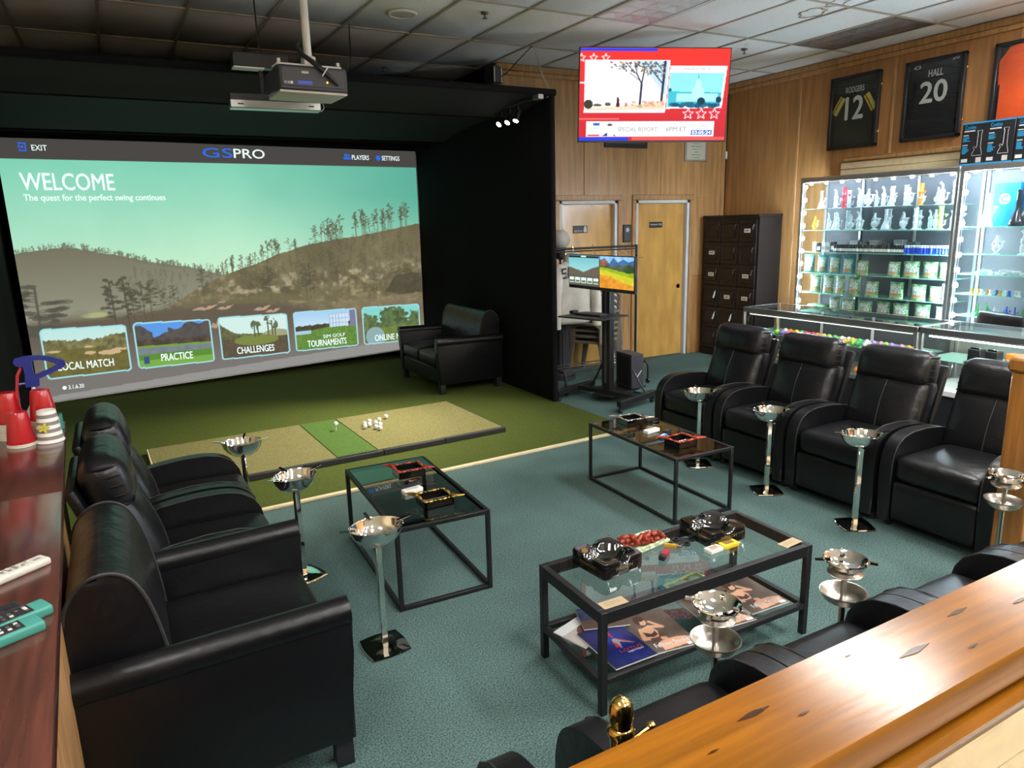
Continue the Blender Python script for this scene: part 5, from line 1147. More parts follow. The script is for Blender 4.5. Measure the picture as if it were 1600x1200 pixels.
# printed boxes on top of the right cabinet
for k in range(2):
    t = thing('printed_carton', 'black carton with blue lettering and pipe outlines on the right cabinet, %s one' % ['left', 'right'][k], 'box', (7.02, 3.80-.46*k if k == 0 else 3.34, 2.24), -PI/2)
    w = .45; x0 = -.205
    obj('carton', MB().b2((x0, 0, 0), (x0+w, .30, .375), .002), 'black_plastic', t)
    obj('blue_edge', MB().b2((x0, -.001, 0), (x0+w, .002, .016)), 'box_blue', t); obj('blue_edge', MB().b2((x0, -.001, .362), (x0+w, .002, .375)), 'box_blue', t)
    for q in range(2):
        X0 = x0+.015+q*.222
        text('Cookies', 'print_blue', t, (X0+.01, -.0015, .318), (1, 0, 0), (0, 0, 1), .034, .095, .03); obj('caption_bar', MB().b2((X0+.005, -.0015, .297), (X0+.10, .0005, .308)), 'print_white', t)
        for z, n in ((.25, 4), (.165, 6)):
            obj('caption_bar', MB().b2((X0, -.0015, z+.012), (X0+.045, .0005, z+.02)), 'print_white', t)
            mb = MB()
            for i in range(n): mb.b2((X0, -.0015, z-.004-i*.011), (X0+rnd.uniform(.03, .065), .0005, z+.003-i*.011))
            pl = obj('print_lines', mb, 'print_blue', t)
        ol = [(.125, .30), (.165, .30), (.165, .285), (.160, .28), (.160, .16), (.175, .10), (.175, .085), (.09, .085), (.09, .10), (.11, .14), (.095, .155), (.105, .165), (.125, .15), (.128, .17), (.130, .28), (.125, .285), (.125, .30)]
        obj('pipe_outline', MB().tube([(X0+a, -.001, b) for a, b in ol], .0014, 4), 'print_white', t)
        obj('code_sticker', MB().b2((X0+.0, -.0015, .03), (X0+.055, .0005, .06)), 'print_white', t); obj('code_sticker', MB().b2((X0+.13, -.0015, .022), (X0+.175, .0005, .066)), 'off_white', t)
# ------------------------------------------------------------------ glass sales counters
def counter(label, y0, y1, led):
    t = thing('showcase_counter', label, 'glass counter', (5.40, (y0+y1)/2, 0)); a, b = (y0-y1)/2, (y1-y0)/2; D = .52; H = .965
    obj('base', MB().b2((.01, a+.005, 0), (D-.01, b-.005, .46), .004), 'black_plastic', t)
    obj('deck', MB().b2((0, a, .46), (D, b, .50), .003), 'interior_white' if led else 'alu', t)
    for x in (.012, D-.012):
        for y in (a+.012, b-.012): obj('post', MB().b2((x-.012, y-.012, .50), (x+.012, y+.012, H), .002), 'alu', t)
    obj('top_frame', MB().b2((-.004, a, H-.045), (.022, b, H), .004).b2((D-.02, a, H-.03), (D, b, H), .003).b2((0, a, H-.045), (D, a+.02, H), .003).b2((0, b-.02, H-.045), (D, b, H), .003), 'alu_dark', t)
    obj('glass_top', MB().b2((.022, a+.02, H-.008), (D-.02, b-.02, H-.001)), 'clear_glass', t); obj('glass_front', MB().b2((.004, a+.024, .50), (.008, b-.024, H-.045)), 'clear_glass', t)
    obj('glass_end', MB().b2((.024, b-.008, .50), (D-.024, b-.004, H-.045)), 'clear_glass', t); obj('glass_shelf', MB().b2((.05, a+.03, .72), (D-.10, b-.03, .727)), 'shelf_glass', t)
    obj('back_doors', MB().b2((D-.012, a+.024, .50), (D-.006, b-.024, H-.03)), 'dark_inside' if not led else 'alu', t)
    for f in (.3, .6): obj('upright', MB().b2((D-.035, b-(b-a)*f-.01, .50), (D-.02, b-(b-a)*f+.01, H-.04)), 'interior_white', t)
    s = obj('light_strip', MB().b2((.026, a+.05, H-.06), (.040, b-.05, H-.05)), 'alu', t)
    mb = MB().cyl((.033, a+.06, H-.066), (.033, b-.06, H-.066), .006 if led else .004, n=8); obj('tube_lamp', mb, 'tube' if led else 'tube_dim', s)
    return t
counter('glass sales counter full of colourful hand pipes, nearer the lockers', 3.255, 5.03, False)
counter('brightly lit glass sales counter behind the recliner beside the post', 1.46, 3.24, True)
pal = ['lime', 'violet', 'pink', 'amber', 'amber', 'white', 'orange', 'amber', 'green', 'red', 'red', 'orange', 'amber', 'lime', 'green', 'white', 'white', 'amber', 'green', 'white', 'violet', 'pink']
pipe = {}
def hand_pipe(col, x, y, z, rz, label, group):
    if col not in pipe:
        me = MB().lathe([(.001, -.055), (.007, -.052), (.008, -.02), (.012, 0), (.022, .015), (.026, .032), (.021, .048), (.001, .056)], 12, T((0, 0, .024), (0, PI/2, 0))).lathe([(.012, .040), (.010, .050), (.006, .046)], 10, T((.03, 0, 0))).mesh('hand_pipe', ang=60); me.materials.append(MATS['ceramic_'+col]); pipe[col] = me
    o = bpy.data.objects.new('hand_pipe', pipe[col]); COL.objects.link(o); o.location = (x, y, z); o.rotation_euler = (0, 0, rz); tag(o, label, 'hand pipe', group)
for rw in range(2):
    for k in range(22):
        hand_pipe(pal[(k+rw*5) % 22], 5.50+rw*.11, 4.66-k*.061, .727, PI+rnd.uniform(-.5, .5), '%s glass hand pipe, %s from the left in the %s row on the counter shelf' % (pal[(k+rw*5) % 22], ORD[k], ['front', 'back'][rw]), 'hand pipes on the counter shelf')
for k in range(14):
    hand_pipe(pal[(k*3+1) % 22], 5.46+.05*(k % 2), 4.72-k*.10, .50, PI+rnd.uniform(-.6, .6), '%s glass hand pipe, %s from the left on the counter floor' % (pal[(k*3+1) % 22], ORD[k]), 'hand pipes on the counter floor')
tag(obj('carton_flap', MB().prism([(0, 0), (.16, .0), (.16, .16), (.05, .12)], 'y', -.01, .01, 0, T((5.62, 4.78, .73), (0, 0, .9))), 'tan_card'), 'tan cardboard piece in the end of the left counter', 'cardboard')
for k, (y, w, h, m1, z, lb) in enumerate(((2.88, .09, .10, 'black_plastic', .727, 'black pair of jars at the left of the lit counter shelf'), (2.76, .09, .10, 'black_plastic', .727, 'black jar with a chrome lid on the lit counter shelf'), (2.62, .09, .10, 'ceramic_orange', .727, 'orange boxed jar on the lit counter shelf'),
        (2.30, .10, .09, 'ceramic_red', .727, 'red box with a blue label on the lit counter shelf'), (2.19, .10, .10, 'ceramic_red', .727, 'plain red box on the lit counter shelf'), (2.02, .08, .09, 'ceramic_amber', .727, 'amber box at the right end of the lit counter shelf'))):
    t = thing('boxed_jar', lb, 'box', (5.50, y, z), -PI/2); obj('carton', MB().b2((-w/2, 0, 0), (w/2, .08, h), .004), m1, t)
    obj('lid' if k < 2 else 'panel', MB().b2((-w*.35, -.002 if k > 1 else .01, h if k < 2 else h*.25), (w*.35, .0 if k > 1 else .07, h+.015 if k < 2 else h*.6), .001), 'chrome' if k < 2 else ('print_white' if k == 2 else ('bottle_blue' if k == 3 else 'ceramic_red')), t)
for k, (y, z, w, h) in enumerate(((2.84, .50, .20, .17), (2.40, .50, .36, .19))):
    t = thing('kraft_envelope', ['tan box on the floor of the lit counter', 'large tan envelope leaning inside the lit counter'][k], 'envelope', (5.58, y, z), -PI/2); obj('sheet', MB().prism([(-w/2, 0), (w/2, 0), (w/2, h*.75), (0, h), (-w/2, h*.75)], 'y', 0, .03, .003), 'tan_card', t); obj('flap', MB().prism([(-w/2+.01, h*.74), (w/2-.01, h*.74), (0, h*.45)], 'y', -.004, .0), 'yellow_card', t)
t = thing('office_chair', 'black office chair behind the counters with only its back top showing', 'office chair', (6.32, 3.30, 0), -1.9)
obj('backrest', MB().cushion((0, .22, .77), (.50, .10, .42), .045, (0, .015, 0), rot=(-.12, 0, 0)), 'leather_soft', t, ang=80); obj('seat', MB().cushion((0, 0, .48), (.5, .5, .10), .04, (0, 0, .01)), 'leather', t, ang=80); obj('column', MB().cyl((0, 0, .1), (0, 0, .44), .025), 'black_metal', t); obj('back_bar', MB().tube([(0, .1, .44), (0, .27, .46), (0, .28, .62)], .018, 8), 'black_metal', t)
for k in range(5):
    a = 2*PI*k/5; obj('foot', MB().tube([(0, 0, .1), (.27*math.cos(a), .27*math.sin(a), .06)], [.025, .016], 8).cyl((.27*math.cos(a)-.012, .27*math.sin(a), .028), (.27*math.cos(a)+.012, .27*math.sin(a), .028), .028), 'black_plastic', t)
# ------------------------------------------------------------------ computer stand beside the bay
ms = thing('monitor_stand', 'black wheeled stand with two monitors, keyboard tray and base legs', 'monitor stand', (4.29, 5.80, 0), .30)
for y in (-.39, .39):
    lg = obj('foot_bar', MB().b2((-.31, y-.028, .065), (.31, y+.028, .125), .004), 'black_metal', ms)
    for x in (-.28, .28):
        obj('caster', MB().cyl((x-.0, y-.014, .028), (x, y+.014, .028), .028, n=14).b2((x-.015, y-.018, .03), (x+.015, y+.018, .066), .003), 'black_plastic', lg); obj('hub', MB().cyl((x, y-.016, .028), (x, y+.016, .028), .011, n=10), 'chrome', lg)
obj('cross_beam', MB().b2((.0, -.39, .075), (.09, .39, .12), .004).b2((-.06, -.12, .07), (.16, .12, .08)), 'black_metal', ms)
obj('column', MB().b2((.0, -.05, .10), (.085, .05, 1.30), .006), 'black_metal', ms); obj('column_slot', MB().b2((-.002, -.012, .2), (.001, .012, 1.2)), 'grey_plastic', ms)
obj('brace', MB().tube([(.04, .05, .42), (.05, .22, .12)], .011, 8), 'black_metal', ms)
obj('monitor_arm', MB().b2((-.15, -.20, 1.31), (-.11, .12, 1.35), .004).b2((-.12, -.03, 1.28), (.08, .03, 1.36), .004), 'black_metal', ms)
ky = obj('keyboard_tray', MB().b2((-.43, -.27, .905), (.02, .27, .92), .004).b2((-.05, -.06, .86), (.03, .06, .905), .003), 'black_plastic', ms)
kb = thing('keyboard', 'black computer keyboard lying on the tray of the wheeled stand', 'keyboard', (4.08, 5.80, .9205), .30); obj('body', MB().b2((-.075, -.20, 0), (.055, .12, .016), .004), 'black_plastic', kb)
for r in range(5):
    obj('key_row', MB().b2((-.066+r*.024, -.19, .0165), (-.048+r*.024, .11, .020), .001), 'grey_plastic', kb)
tag(obj('computer_mouse', MB().cushion((0, 0, .014), (.095, .058, .028), .013, (0, 0, .004)), 'black_plastic', loc=(4.04, 6.0, .921), rot=(0, 0, .3), ang=80), 'black mouse beside the keyboard on the tray', 'mouse')
def paint_mini():
    c = Cv(0, 1, 0, 1, 60, 44, (150, 210, 200)); X, Y = c.X, c.Y
    c.c[:] = (np.array([200, 232, 224])*(1-Y[..., None])+np.array([110, 190, 200])*Y[..., None])/255
    c.below([(0, .62), (.3, .52), (.5, .46), (.8, .6), (1, .68)], (104, 96, 84), 1, .02, 2, 9); c.below([(0, .34), (1, .34)], (90, 92, 80))
    for k in range(5): c.poly([(.02+k*.2, .08), (.18+k*.2, .08), (.18+k*.2, .26), (.02+k*.2, .26)], (226, 240, 240)); c.poly([(.03+k*.2, .10), (.17+k*.2, .10), (.17+k*.2, .18), (.03+k*.2, .18)], (104, 120, 84))
    c.poly([(0, .93), (1, .93), (1, 1), (0, 1)], (40, 40, 44)); c.poly([(.42, .945), (.58, .945), (.58, .985), (.42, .985)], (220, 226, 236)); return c
def paint_alps():
    c = Cv(0, 1, 0, 1, 70, 60, (150, 200, 240)); X, Y = c.X, c.Y
    c.below([(0, .86), (.15, .95), (.3, .78), (.42, .97), (.55, .82), (.7, .93), (.85, .84), (1, .9)], (70, 110, 160)); c.below([(0, .88), (.2, .76), (.4, .70), (.7, .72), (1, .80)], (84, 92, 70), 1, .04, 5, 7)
    c.below([(0, .66), (.3, .62), (.6, .55), (1, .5)], (150, 180, 40), 1, .02, 6, 6); c.below([(0, .60), (.4, .5), (.7, .42), (1, .36)], (206, 200, 50)); c.below([(0, .42), (.35, .36), (.7, .22), (1, .12)], (226, 150, 50)); c.ell(.1, .8, .16, .10, (176, 100, 70), .7); c.ell(.85, .62, .16, .12, (50, 84, 50), .8); c.grain(9, .10, 3); return c
for k, (yc, fn, lb) in enumerate(((.255, paint_mini, 'golf menu picture'), (-.262, paint_alps, 'alpine meadow picture'))):
    # monitors turn their faces to the golf mat
    M = T((3.985, 5.495+yc, 1.352), (0, 0, -PI/2+.012)); Mi = ms.matrix_basis.inverted() if False else (Matrix.Translation((4.29, 5.80, 0)) @ Matrix.Rotation(.30, 4, 'Z')).inverted()
    m = obj('monitor', MB().b2((-.258, .004, -.165), (.258, .035, .165), .006).b2((-.06, .03, -.06), (.06, .10, .06), .01), 'black_plastic', ms); m.matrix_local = Mi @ M; m['label'] = 'monitor showing a '+lb
    c = fn(); do = bpy.data.objects.new('display', c.mesh('display', lambda X, Y: np.stack([(X-.5)*.50, X*0+.0025, (Y-.5)*.29+.012], -1), 'picture_tv')); COL.objects.link(do); do.parent = m
pc = thing('computer_tower', 'dark grey computer tower with a small V logo beside the stand column', 'computer', (4.60, 5.80, .125), -.1)
obj('case', MB().b2((-.07, -.15, 0), (.075, .15, .36), .005), 'dark_box', pc); obj('foot_plate', MB().b2((-.06, -.13, -.005), (.06, .13, .0)), 'black_plastic', pc)
obj('logo', MB().prism([(-.005, .13), (.045, .19), (.055, .19), (-.002, .115), (-.035, .165), (-.02, .165)], 'y', -.153, -.150), 'print_white', pc); obj('dark_side', MB().b2((-.073, -.12, .03), (-.069, .12, .33)), 'black_plastic', pc)
tag(obj('cable_bundle', MB().tube([(4.50, 5.62, .34), (4.52, 5.52, .2), (4.60, 5.48, .06), (4.70, 5.52, .014), (4.82, 5.70, .010), (4.78, 5.95, .010)], .008, 8), 'black_plastic'), 'black cable falling from the computer tower to the carpet', 'cable')
obj('tower_shelf', MB().b2((.10, -.20, .10), (.45, .18, .118), .003), 'black_metal', ms)
# ------------------------------------------------------------------ clothes rack, hoodie, lamp, pedestal, plastic chairs
rk = thing('clothes_rack', 'black wheeled clothes rack beside the golf bay', 'clothes rack', (4.66, 6.48, 0), -.02)
obj('rail', MB().cyl((-.56, 0, 1.545), (.56, 0, 1.545), .013, n=12), 'black_metal', rk); obj('top_bar', MB().cyl((-.56, 0, 1.515), (.56, 0, 1.515), .008, n=10), 'black_metal', rk)
for s in (-1, 1):
    obj('upright', MB().cyl((s*.555, 0, .08), (s*.555, 0, 1.56), .014, n=12), 'black_metal', rk)
    f = obj('foot', MB().tube([(s*.555, -.24, .065), (s*.555, -.24, .20), (s*.555, -.21, .24), (s*.555, .21, .24), (s*.555, .24, .20), (s*.555, .24, .065)], .014, 10), 'black_metal', rk)
    for y in (-.24, .24): obj('caster', MB().cyl((s*.555-.012, y, .028), (s*.555+.012, y, .028), .028, n=14).cyl((s*.555, y, .03), (s*.555, y, .075), .008), 'black_plastic', f)
for y in (-.2, -.07, .07, .2): obj('shelf_bar', MB().cyl((-.555, y, .235 if abs(y) > .1 else .235), (.555, y, .235), .007, n=8), 'black_metal', rk)
for k, x in enumerate((4.98, 5.07, 5.16, 4.62)):
    tag(obj('wire_hanger', MB().tube([(x, 6.48, 1.548), (x, 6.465, 1.566), (x, 6.48, 1.578), (x, 6.495, 1.566), (x, 6.485, 1.535), (x, 6.48, 1.50), (x, 6.28, 1.42), (x, 6.68, 1.42), (x, 6.48, 1.50)], .0025, 6), 'chrome'), 'empty wire hanger on the clothes rack, %s' % ['third from its right end', 'second from its right end', 'first at its right end', 'behind the left monitor'][k], 'hanger', 'wire hangers')
ho = thing('hoodie', 'off white hoodie with dark and red letters hanging on the rack', 'hoodie', (4.36, 6.48, 0))
def sect(prof, n=18):
    vs = []; 
    for (z, rx, ry, ox) in prof: vs += [(ox+rx*math.cos(2*PI*i/n)*(1+.05*math.sin(5*2*PI*i/n+z*20)), ry*math.sin(2*PI*i/n)*(1+.10*math.sin(7*2*PI*i/n+z*9)), z) for i in range(n)]
    fs = [(j*n+i, j*n+(i+1) % n, (j+1)*n+(i+1) % n, (j+1)*n+i) for j in range(len(prof)-1) for i in range(n)]+[tuple(range(n))[::-1], tuple((len(prof)-1)*n+i for i in range(n))]
    return MB().add(vs, fs)
bo = obj('body', sect([(.74, .21, .07, 0), (.78, .225, .085, 0), (.95, .22, .09, 0), (1.15, .215, .09, 0), (1.3, .21, .085, 0), (1.38, .18, .075, 0), (1.43, .09, .06, 0)]), 'hoodie', ho, ang=80)
obj('hood', sect([(1.36, .10, .09, 0), (1.42, .12, .11, 0), (1.47, .10, .10, 0), (1.50, .05, .06, 0)]), 'hoodie', ho, ang=80)
for s in (-1, 1): obj('sleeve', MB().tube([(s*.17, 0, 1.36), (s*.235, -.03, 1.22), (s*.262, -.05, 1.0), (s*.268, -.06, .80), (s*.262, -.06, .70)], [.075, .07, .062, .055, .05], 12), 'hoodie', ho, ang=80)
for k, (ch, m1) in enumerate((('E', 'letter_dark'), ('L', 'letter_dark'), ('O', 'letter_red'))): text(ch, m1, bo, (-.205+k*.068, -.098+.012*(k == 0), 1.235+.012*k), (1, -.12*(k == 0), .12), (0, 0, 1), .11, .055, .03)
obj('hanger', MB().tube([(0, 0, 1.43), (0, 0, 1.50), (0, .0, 1.545), (.0, .012, 1.575), (0, .025, 1.56)], .003, 6), 'chrome', ho)
pdl = thing('pedestal', 'short black fluted pedestal column behind the clothes rack', 'pedestal', (4.545, 7.02, 0))
obj('base', MB().lathe([(.001, 0), (.17, 0), (.17, .04), (.14, .05), (.135, .07), (.12, .085), (.11, .11), (.001, .11)], 24), 'column_black', pdl)
obj('shaft', MB().lathe([(.105, .10), (.092, .60)], 48, None, lambda a: 1-.06*(math.cos(12*a) > .3)), 'column_black', pdl, ang=20); obj('capital', MB().lathe([(.09, .58), (.10, .60), (.11, .64), (.15, .67), (.155, .72), (.001, .72)], 8), 'column_black', pdl, ang=20)
gl = thing('globe_lamp', 'lamp with a frosted grey globe above the clothes rack', 'lamp', (4.545, 7.02, .72))
obj('base', MB().lathe([(.001, 0), (.08, 0), (.08, .012), (.015, .03), (.001, .03)], 20), 'black_metal', gl); obj('pole', MB().cyl((0, 0, .02), (0, 0, .72), .014), 'black_metal', gl); obj('socket', MB().lathe([(.02, .68), (.055, .70), (.06, .78), (.06, .815), (.05, .82)], 20), 'black_metal', gl)
obj('globe', MB().lathe([(.112*math.sin(PI*i/16), .912-.112*math.cos(PI*i/16)) for i in range(17)], 28), 'globe', gl, ang=80)
def plastic_chair(label):
    t = thing('stacking_chair', label, 'chair', group='stacked plastic chairs')
    obj('seat', MB().cushion((0, 0, .42), (.44, .44, .03), .012), 'chair_plastic', t)
    for s in (-1, 1):
        obj('leg', MB().prism([(-.22, .41), (-.16, .42), (-.225, 0), (-.26, 0)], 'y', s*.21-.02, s*.21+.02, .004, T(rot=(0, 0, PI/2))), 'chair_plastic', t)
        obj('leg', MB().prism([(.22, .41), (.15, .42), (.235, 0), (.275, 0)], 'y', s*.20-.02, s*.20+.02, .004, T(rot=(0, 0, PI/2))), 'chair_plastic', t)
        obj('armrest', MB().tube([(s*.235, -.20, .42), (s*.245, -.20, .60), (s*.245, -.14, .645), (s*.24, .12, .655), (s*.215, .22, .64)], [.02, .02, .022, .022, .02], 8), 'chair_plastic', t)
    for k in range(5): obj('back_slat', MB().tube([(-.13+.065*k, .20, .42), (-.14+.07*k, .235, .6), (-.145+.0725*k, .27, .79)], [.014, .013, .012], 6), 'chair_plastic', t)
    obj('back_rail', MB().tube([(-.20, .20, .42), (-.215, .25, .7), (-.16, .275, .81), (0, .285, .83), (.16, .275, .81), (.215, .25, .7), (.20, .20, .42)], .016, 8), 'chair_plastic', t)
    return t
pch = plastic_chair('grey brown plastic chair at the bottom of the stack behind the monitors'); pch.location = (5.0, 7.0, 0); pch.rotation_euler = (0, 0, .5)
for k in range(1, 6): dup(pch, (5.0+.008*k, 7.0, .068*k), .5, 'grey brown plastic chair in the stack behind the monitors, %s from the bottom' % ORD[k])
for k in range(2): 
    t = thing('leaflet_bundle', ['lower', 'upper'][k]+' bundle of blue and white leaflets tucked in the plastic chair stack', 'leaflets', (5.04, 6.74, .52+.10*k), .5)
    for i in range(3): obj('leaflet', MB().b2((-.045, -.02, i*.016), (.045, .06, i*.016+.013), .002), ['white_paper', 'box_blue', 'white_paper'][i], t)
# ------------------------------------------------------------------ things on the tables
def ornate(label, x, y, z, rz, m):
    t = thing('ornate_ashtray', label, 'ashtray', (x, y, z), rz, 'ornate rectangular ashtrays'); w, l, h = .155, .135, .042
    b = MB().b2((-w/2, -l/2, 0), (w/2, l/2, .006)).b2((-w/2, -l/2, 0), (-w/2+.008, l/2, h)).b2((w/2-.008, -l/2, 0), (w/2, l/2, h)).b2((-w/2, -l/2, 0), (w/2, -l/2+.008, h)).b2((-w/2, l/2-.008, 0), (w/2, l/2, h)); obj('tray', b, 'gloss_black', t)
    obj('divider', MB().cyl((-w/2, 0, h*.6), (w/2, 0, h*.6), .002), 'chrome', t)
    for s in (-1, 1):
        for ax in (0, 1):
            L = w if ax == 0 else l; mb = MB(); n = 7
            for k in range(n):
                u = (-.5+(k+.5)/n)*L*1.12; rr = .010+.004*math.sin(k*2.1); M = T(((u, s*l/2*1.02, h+.003) if ax == 0 else (s*w/2*1.02, u, h+.003)), (0, 0, (0 if ax == 0 else PI/2)+.5*math.sin(k*1.7)), (1.25, .85, .45)); mb.lathe([(rr*math.sin(PI*i/6), -rr*math.cos(PI*i/6)) for i in range(7)], 8, M)
            r_ = obj('scroll_rim', mb, m, t, ang=80); 
        cx, cy = s*w/2*1.03, -s*l/2
        obj('curled_tip', MB().tube([(cx, cy*.6, h+.003), (cx+s*.010, cy*1.0, h+.005), (cx+s*.028, cy*1.22, h+.007), (cx+s*.050, cy*1.30, h+.008)], [.011, .010, .007, .003], 8), m, t)
    return t
ornate('ornate ashtray with a reddish scroll rim at the turf end of the smoked table', 1.343, 3.705, .43, -.05, 'ornate_red'); ornate('ornate ashtray with a gold scroll rim on the smoked table', 1.297, 3.215, .43, .0, 'gold')
ornate('ornate ashtray with a silver scroll rim on the brown glass table', 3.072, 3.845, .425, -.06, 'ornate_silver'); ornate('ornate ashtray with a red scroll rim on the brown glass table', 3.02, 3.28, .425, .02, 'ornate_red')
def slim_box(name, label, x, y, z, rz, d, m, cat, m2):
    t = thing(name, label, cat, (x, y, z), rz); obj('carton', MB().box((0, 0, d[2]/2), d, .002), m, t); obj('printed_panel', MB().b2((-d[0]*.3, -d[1]*.3, d[2]-.0005), (d[0]*.3, d[1]*.3, d[2]+.0006)), m2, t); return t
slim_box('matchbox', 'white long matchbox on the smoked table, against the gold ashtray', 1.255, 3.425, .43, .12, (.11, .045, .022), 'white_paper', 'matchbox', 'off_white'); slim_box('lighter', 'black lighter beside the white matchbox on the smoked table', 1.31, 3.56, .43, .2, (.085, .04, .016), 'gloss_black', 'lighter', 'chrome')
slim_box('matchbox', 'white matchbox in the middle of the brown glass table', 3.045, 3.595, .425, .15, (.12, .045, .022), 'white_paper', 'matchbox', 'off_white'); slim_box('lighter', 'black and silver lighter behind the white matchbox on the brown table', 3.08, 3.66, .425, .2, (.09, .035, .014), 'gloss_black', 'lighter', 'chrome')
slim_box('lighter', 'blue lighter next to the red rimmed ashtray', 3.035, 3.465, .425, .4, (.08, .028, .016), 'box_blue', 'lighter', 'print_white'); slim_box('lighter', 'black torch lighter beside the blue lighter', 3.10, 3.50, .425, .5, (.075, .035, .03), 'black_plastic', 'lighter', 'grey_plastic'); slim_box('cigarette_case', 'black case beside the silver rimmed ashtray', 3.215, 3.80, .425, -.1, (.10, .06, .02), 'gloss_black', 'case', 'black_plastic')
ZB = .43
def square_ash(label, x, y, rz, gold_logo):
    t = thing('cigar_ashtray', label, 'ashtray', (x, y, ZB), rz, 'square cigar ashtrays'); H = .066; A = .105; n = 64; vs = []
    def notch(a): 
        d = abs((a+PI/4) % (PI/2)-PI/4); return max(0, 1-(d/.26)**2)**.5 if d < .26 else 0
    def sqr(a): return A/max(abs(math.cos(a)), abs(math.sin(a)))
    rings = []
    for k, (kind, r, z, nz) in enumerate((('s', 1., 0, 0), ('s', 1., H-.006, .75), ('s', .965, H, .9), ('c', .076, H, 1.), ('c', .070, H-.005, .9), ('c', .060, H-.03, .15), ('c', .045, H-.042, 0), ('c', .001, H-.045, 0))):
        ring = []
        for i in range(n):
            a = 2*PI*i/n; R = (min(sqr(a), A*1.36)*r) if kind == 's' else r; ring.append((R*math.cos(a), R*math.sin(a), z-.020*nz*notch(a)))
        rings.append(ring)
    mb = MB(); mb.add([p for r in rings for p in r], [(j*n+i, j*n+(i+1) % n, (j+1)*n+(i+1) % n, (j+1)*n+i) for j in range(len(rings)-1) for i in range(n)]+[tuple(range(n))[::-1]]); obj('block', mb, 'gloss_black', t, ang=40)
    for d, up in (((1, 0, 0), (0, -A-.0008, 0)), ((0, -1, 0), (-A-.0008, 0, 0))):
        o_ = Vector(up)+Vector(d)*(-.055)+Vector((0, 0, .026)); text('PADRON', 'gold_print', t, tuple(o_+Vector(d)*.01), d, (0, 0, 1), .014, .09, .0)
    if gold_logo: obj('gold_crest', MB().lathe([(0, 0), (.022, 0), (.022, .001), (0, .001)], 20, T((-.078, .05, H+.0003), (0, 0, .8), (1, .6, 1))), 'gold_print', t)
square_ash('glossy black square cigar ashtray at the left end of the clear table', 1.642, 2.205, .10, True); square_ash('glossy black square cigar ashtray at the back of the clear table, beside the yellow matchbox', 2.212, 2.185, -.02, False)
cy_ = thing('candy_tray', 'small green patterned tray heaped with red wrapped sweets', 'tray', (1.868, 2.272, ZB), .14)
obj('tray', MB().cushion((0, 0, .007), (.27, .125, .014), .006).add([], []), 'tray_green', cy_)
rim = [(.128*math.copysign(abs(math.cos(a))**.45, math.cos(a)), .056*math.copysign(abs(math.sin(a))**.45, math.sin(a)), .018) for a in [2*PI*i/32 for i in range(33)]]; obj('rim', MB().tube(rim, .006, 6), 'tray_green', cy_)
sw = MB().lathe([(.001, -.034), (.009, -.030), (.004, -.024), (.011, -.014), (.012, .014), (.004, .024), (.009, .030), (.001, .034)], 8, T((0, 0, 0), (0, PI/2, 0))).mesh('sweet', ang=60); sw.materials.append(MATS['candy_red'])
for layer in range(2):
    for k in range(12):
        o = bpy.data.objects.new('sweet', sw); COL.objects.link(o); o.location = (1.868-.095+.19*k/11, 2.272+rnd.uniform(-.034, .034), ZB+.026+.016*layer)
        o.rotation_euler = (rnd.uniform(-.3, .3), rnd.uniform(-.25, .25), rnd.uniform(0, PI)); tag(o, 'red wrapped sweet in the green tray, %s layer, %s from the left' % (['lower', 'upper'][layer], ORD[k]), 'sweet', 'wrapped sweets in the tray')
t = thing('lighter', 'clear bodied pocket lighter lying on the clear table', 'lighter', (1.975, 2.172, ZB), -.75); obj('body', MB().cyl((-.04, 0, .011), (.012, 0, .011), .011, n=12), 'glass_amber', t); obj('head', MB().cyl((.012, 0, .011), (.034, 0, .011), .0115, n=12), 'chrome', t); obj('wheel', MB().cyl((.026, -.006, .02), (.026, .006, .02), .005), 'black_metal', t)
t = thing('lighter', 'dark red lighter at the front of the clear table', 'lighter', (1.888, 2.13, ZB), .55); obj('body', MB().box((.01, 0, .011), (.05, .028, .022), .004), 'letter_red', t); obj('head', MB().box((-.028, 0, .011), (.028, .028, .022), .004), 'black_metal', t)
for k, (x, y) in enumerate(((2.018, 2.186), (2.066, 2.208))):
    t = thing('cigar_cutter', 'flat black cigar cutter, the %s of the pair' % ['one nearer the clear lighter', 'one nearer the back ashtray'][k], 'cigar cutter', (x, y, ZB), -.55, 'cigar cutters')
    ring = lambda cx, r0, r1: MB().lathe([(r0, 0), (r1, 0), (r1, .008), (r0, .008), (r0, 0)], 20, T((cx, 0, 0)))
    obj('finger_ring', ring(-.034, .010, .017), 'black_plastic', t); obj('finger_ring', ring(.034, .010, .017), 'black_plastic', t); obj('blade_housing', MB().b2((-.022, -.015, 0), (.022, .015, .007), .002), 'black_plastic', t)
mb_ = slim_box('matchbox', 'white matchbox with a brown crest on the clear table', 2.103, 2.062, ZB, .06, (.075, .045, .016), 'white_paper', 'matchbox', 'tan_card')
slim_box('matchbox', 'bright yellow matchbox in front of the back ashtray', 2.19, 2.065, ZB+.0005, -.05, (.085, .05, .018), 'yellow_card', 'matchbox', 'gold_print')
for k, (x, y, rz) in enumerate(((1.478, 1.945, -.02), (2.44, 1.945, .1))):
    t = thing('paper_label', 'tan paper label stuck on the %s front corner of the clear table' % ['left', 'right'][k], 'label', (x, y, ZB), rz); obj('paper', MB().b2((-.055, -.025, 0), (.055, .025, .0008)), 'tan_card', t)
    for i in range(2): obj('print_line', MB().b2((-.04, -.006+i*.012, .0008), (.03, -.003+i*.012, .0011)), 'grey_band', t)
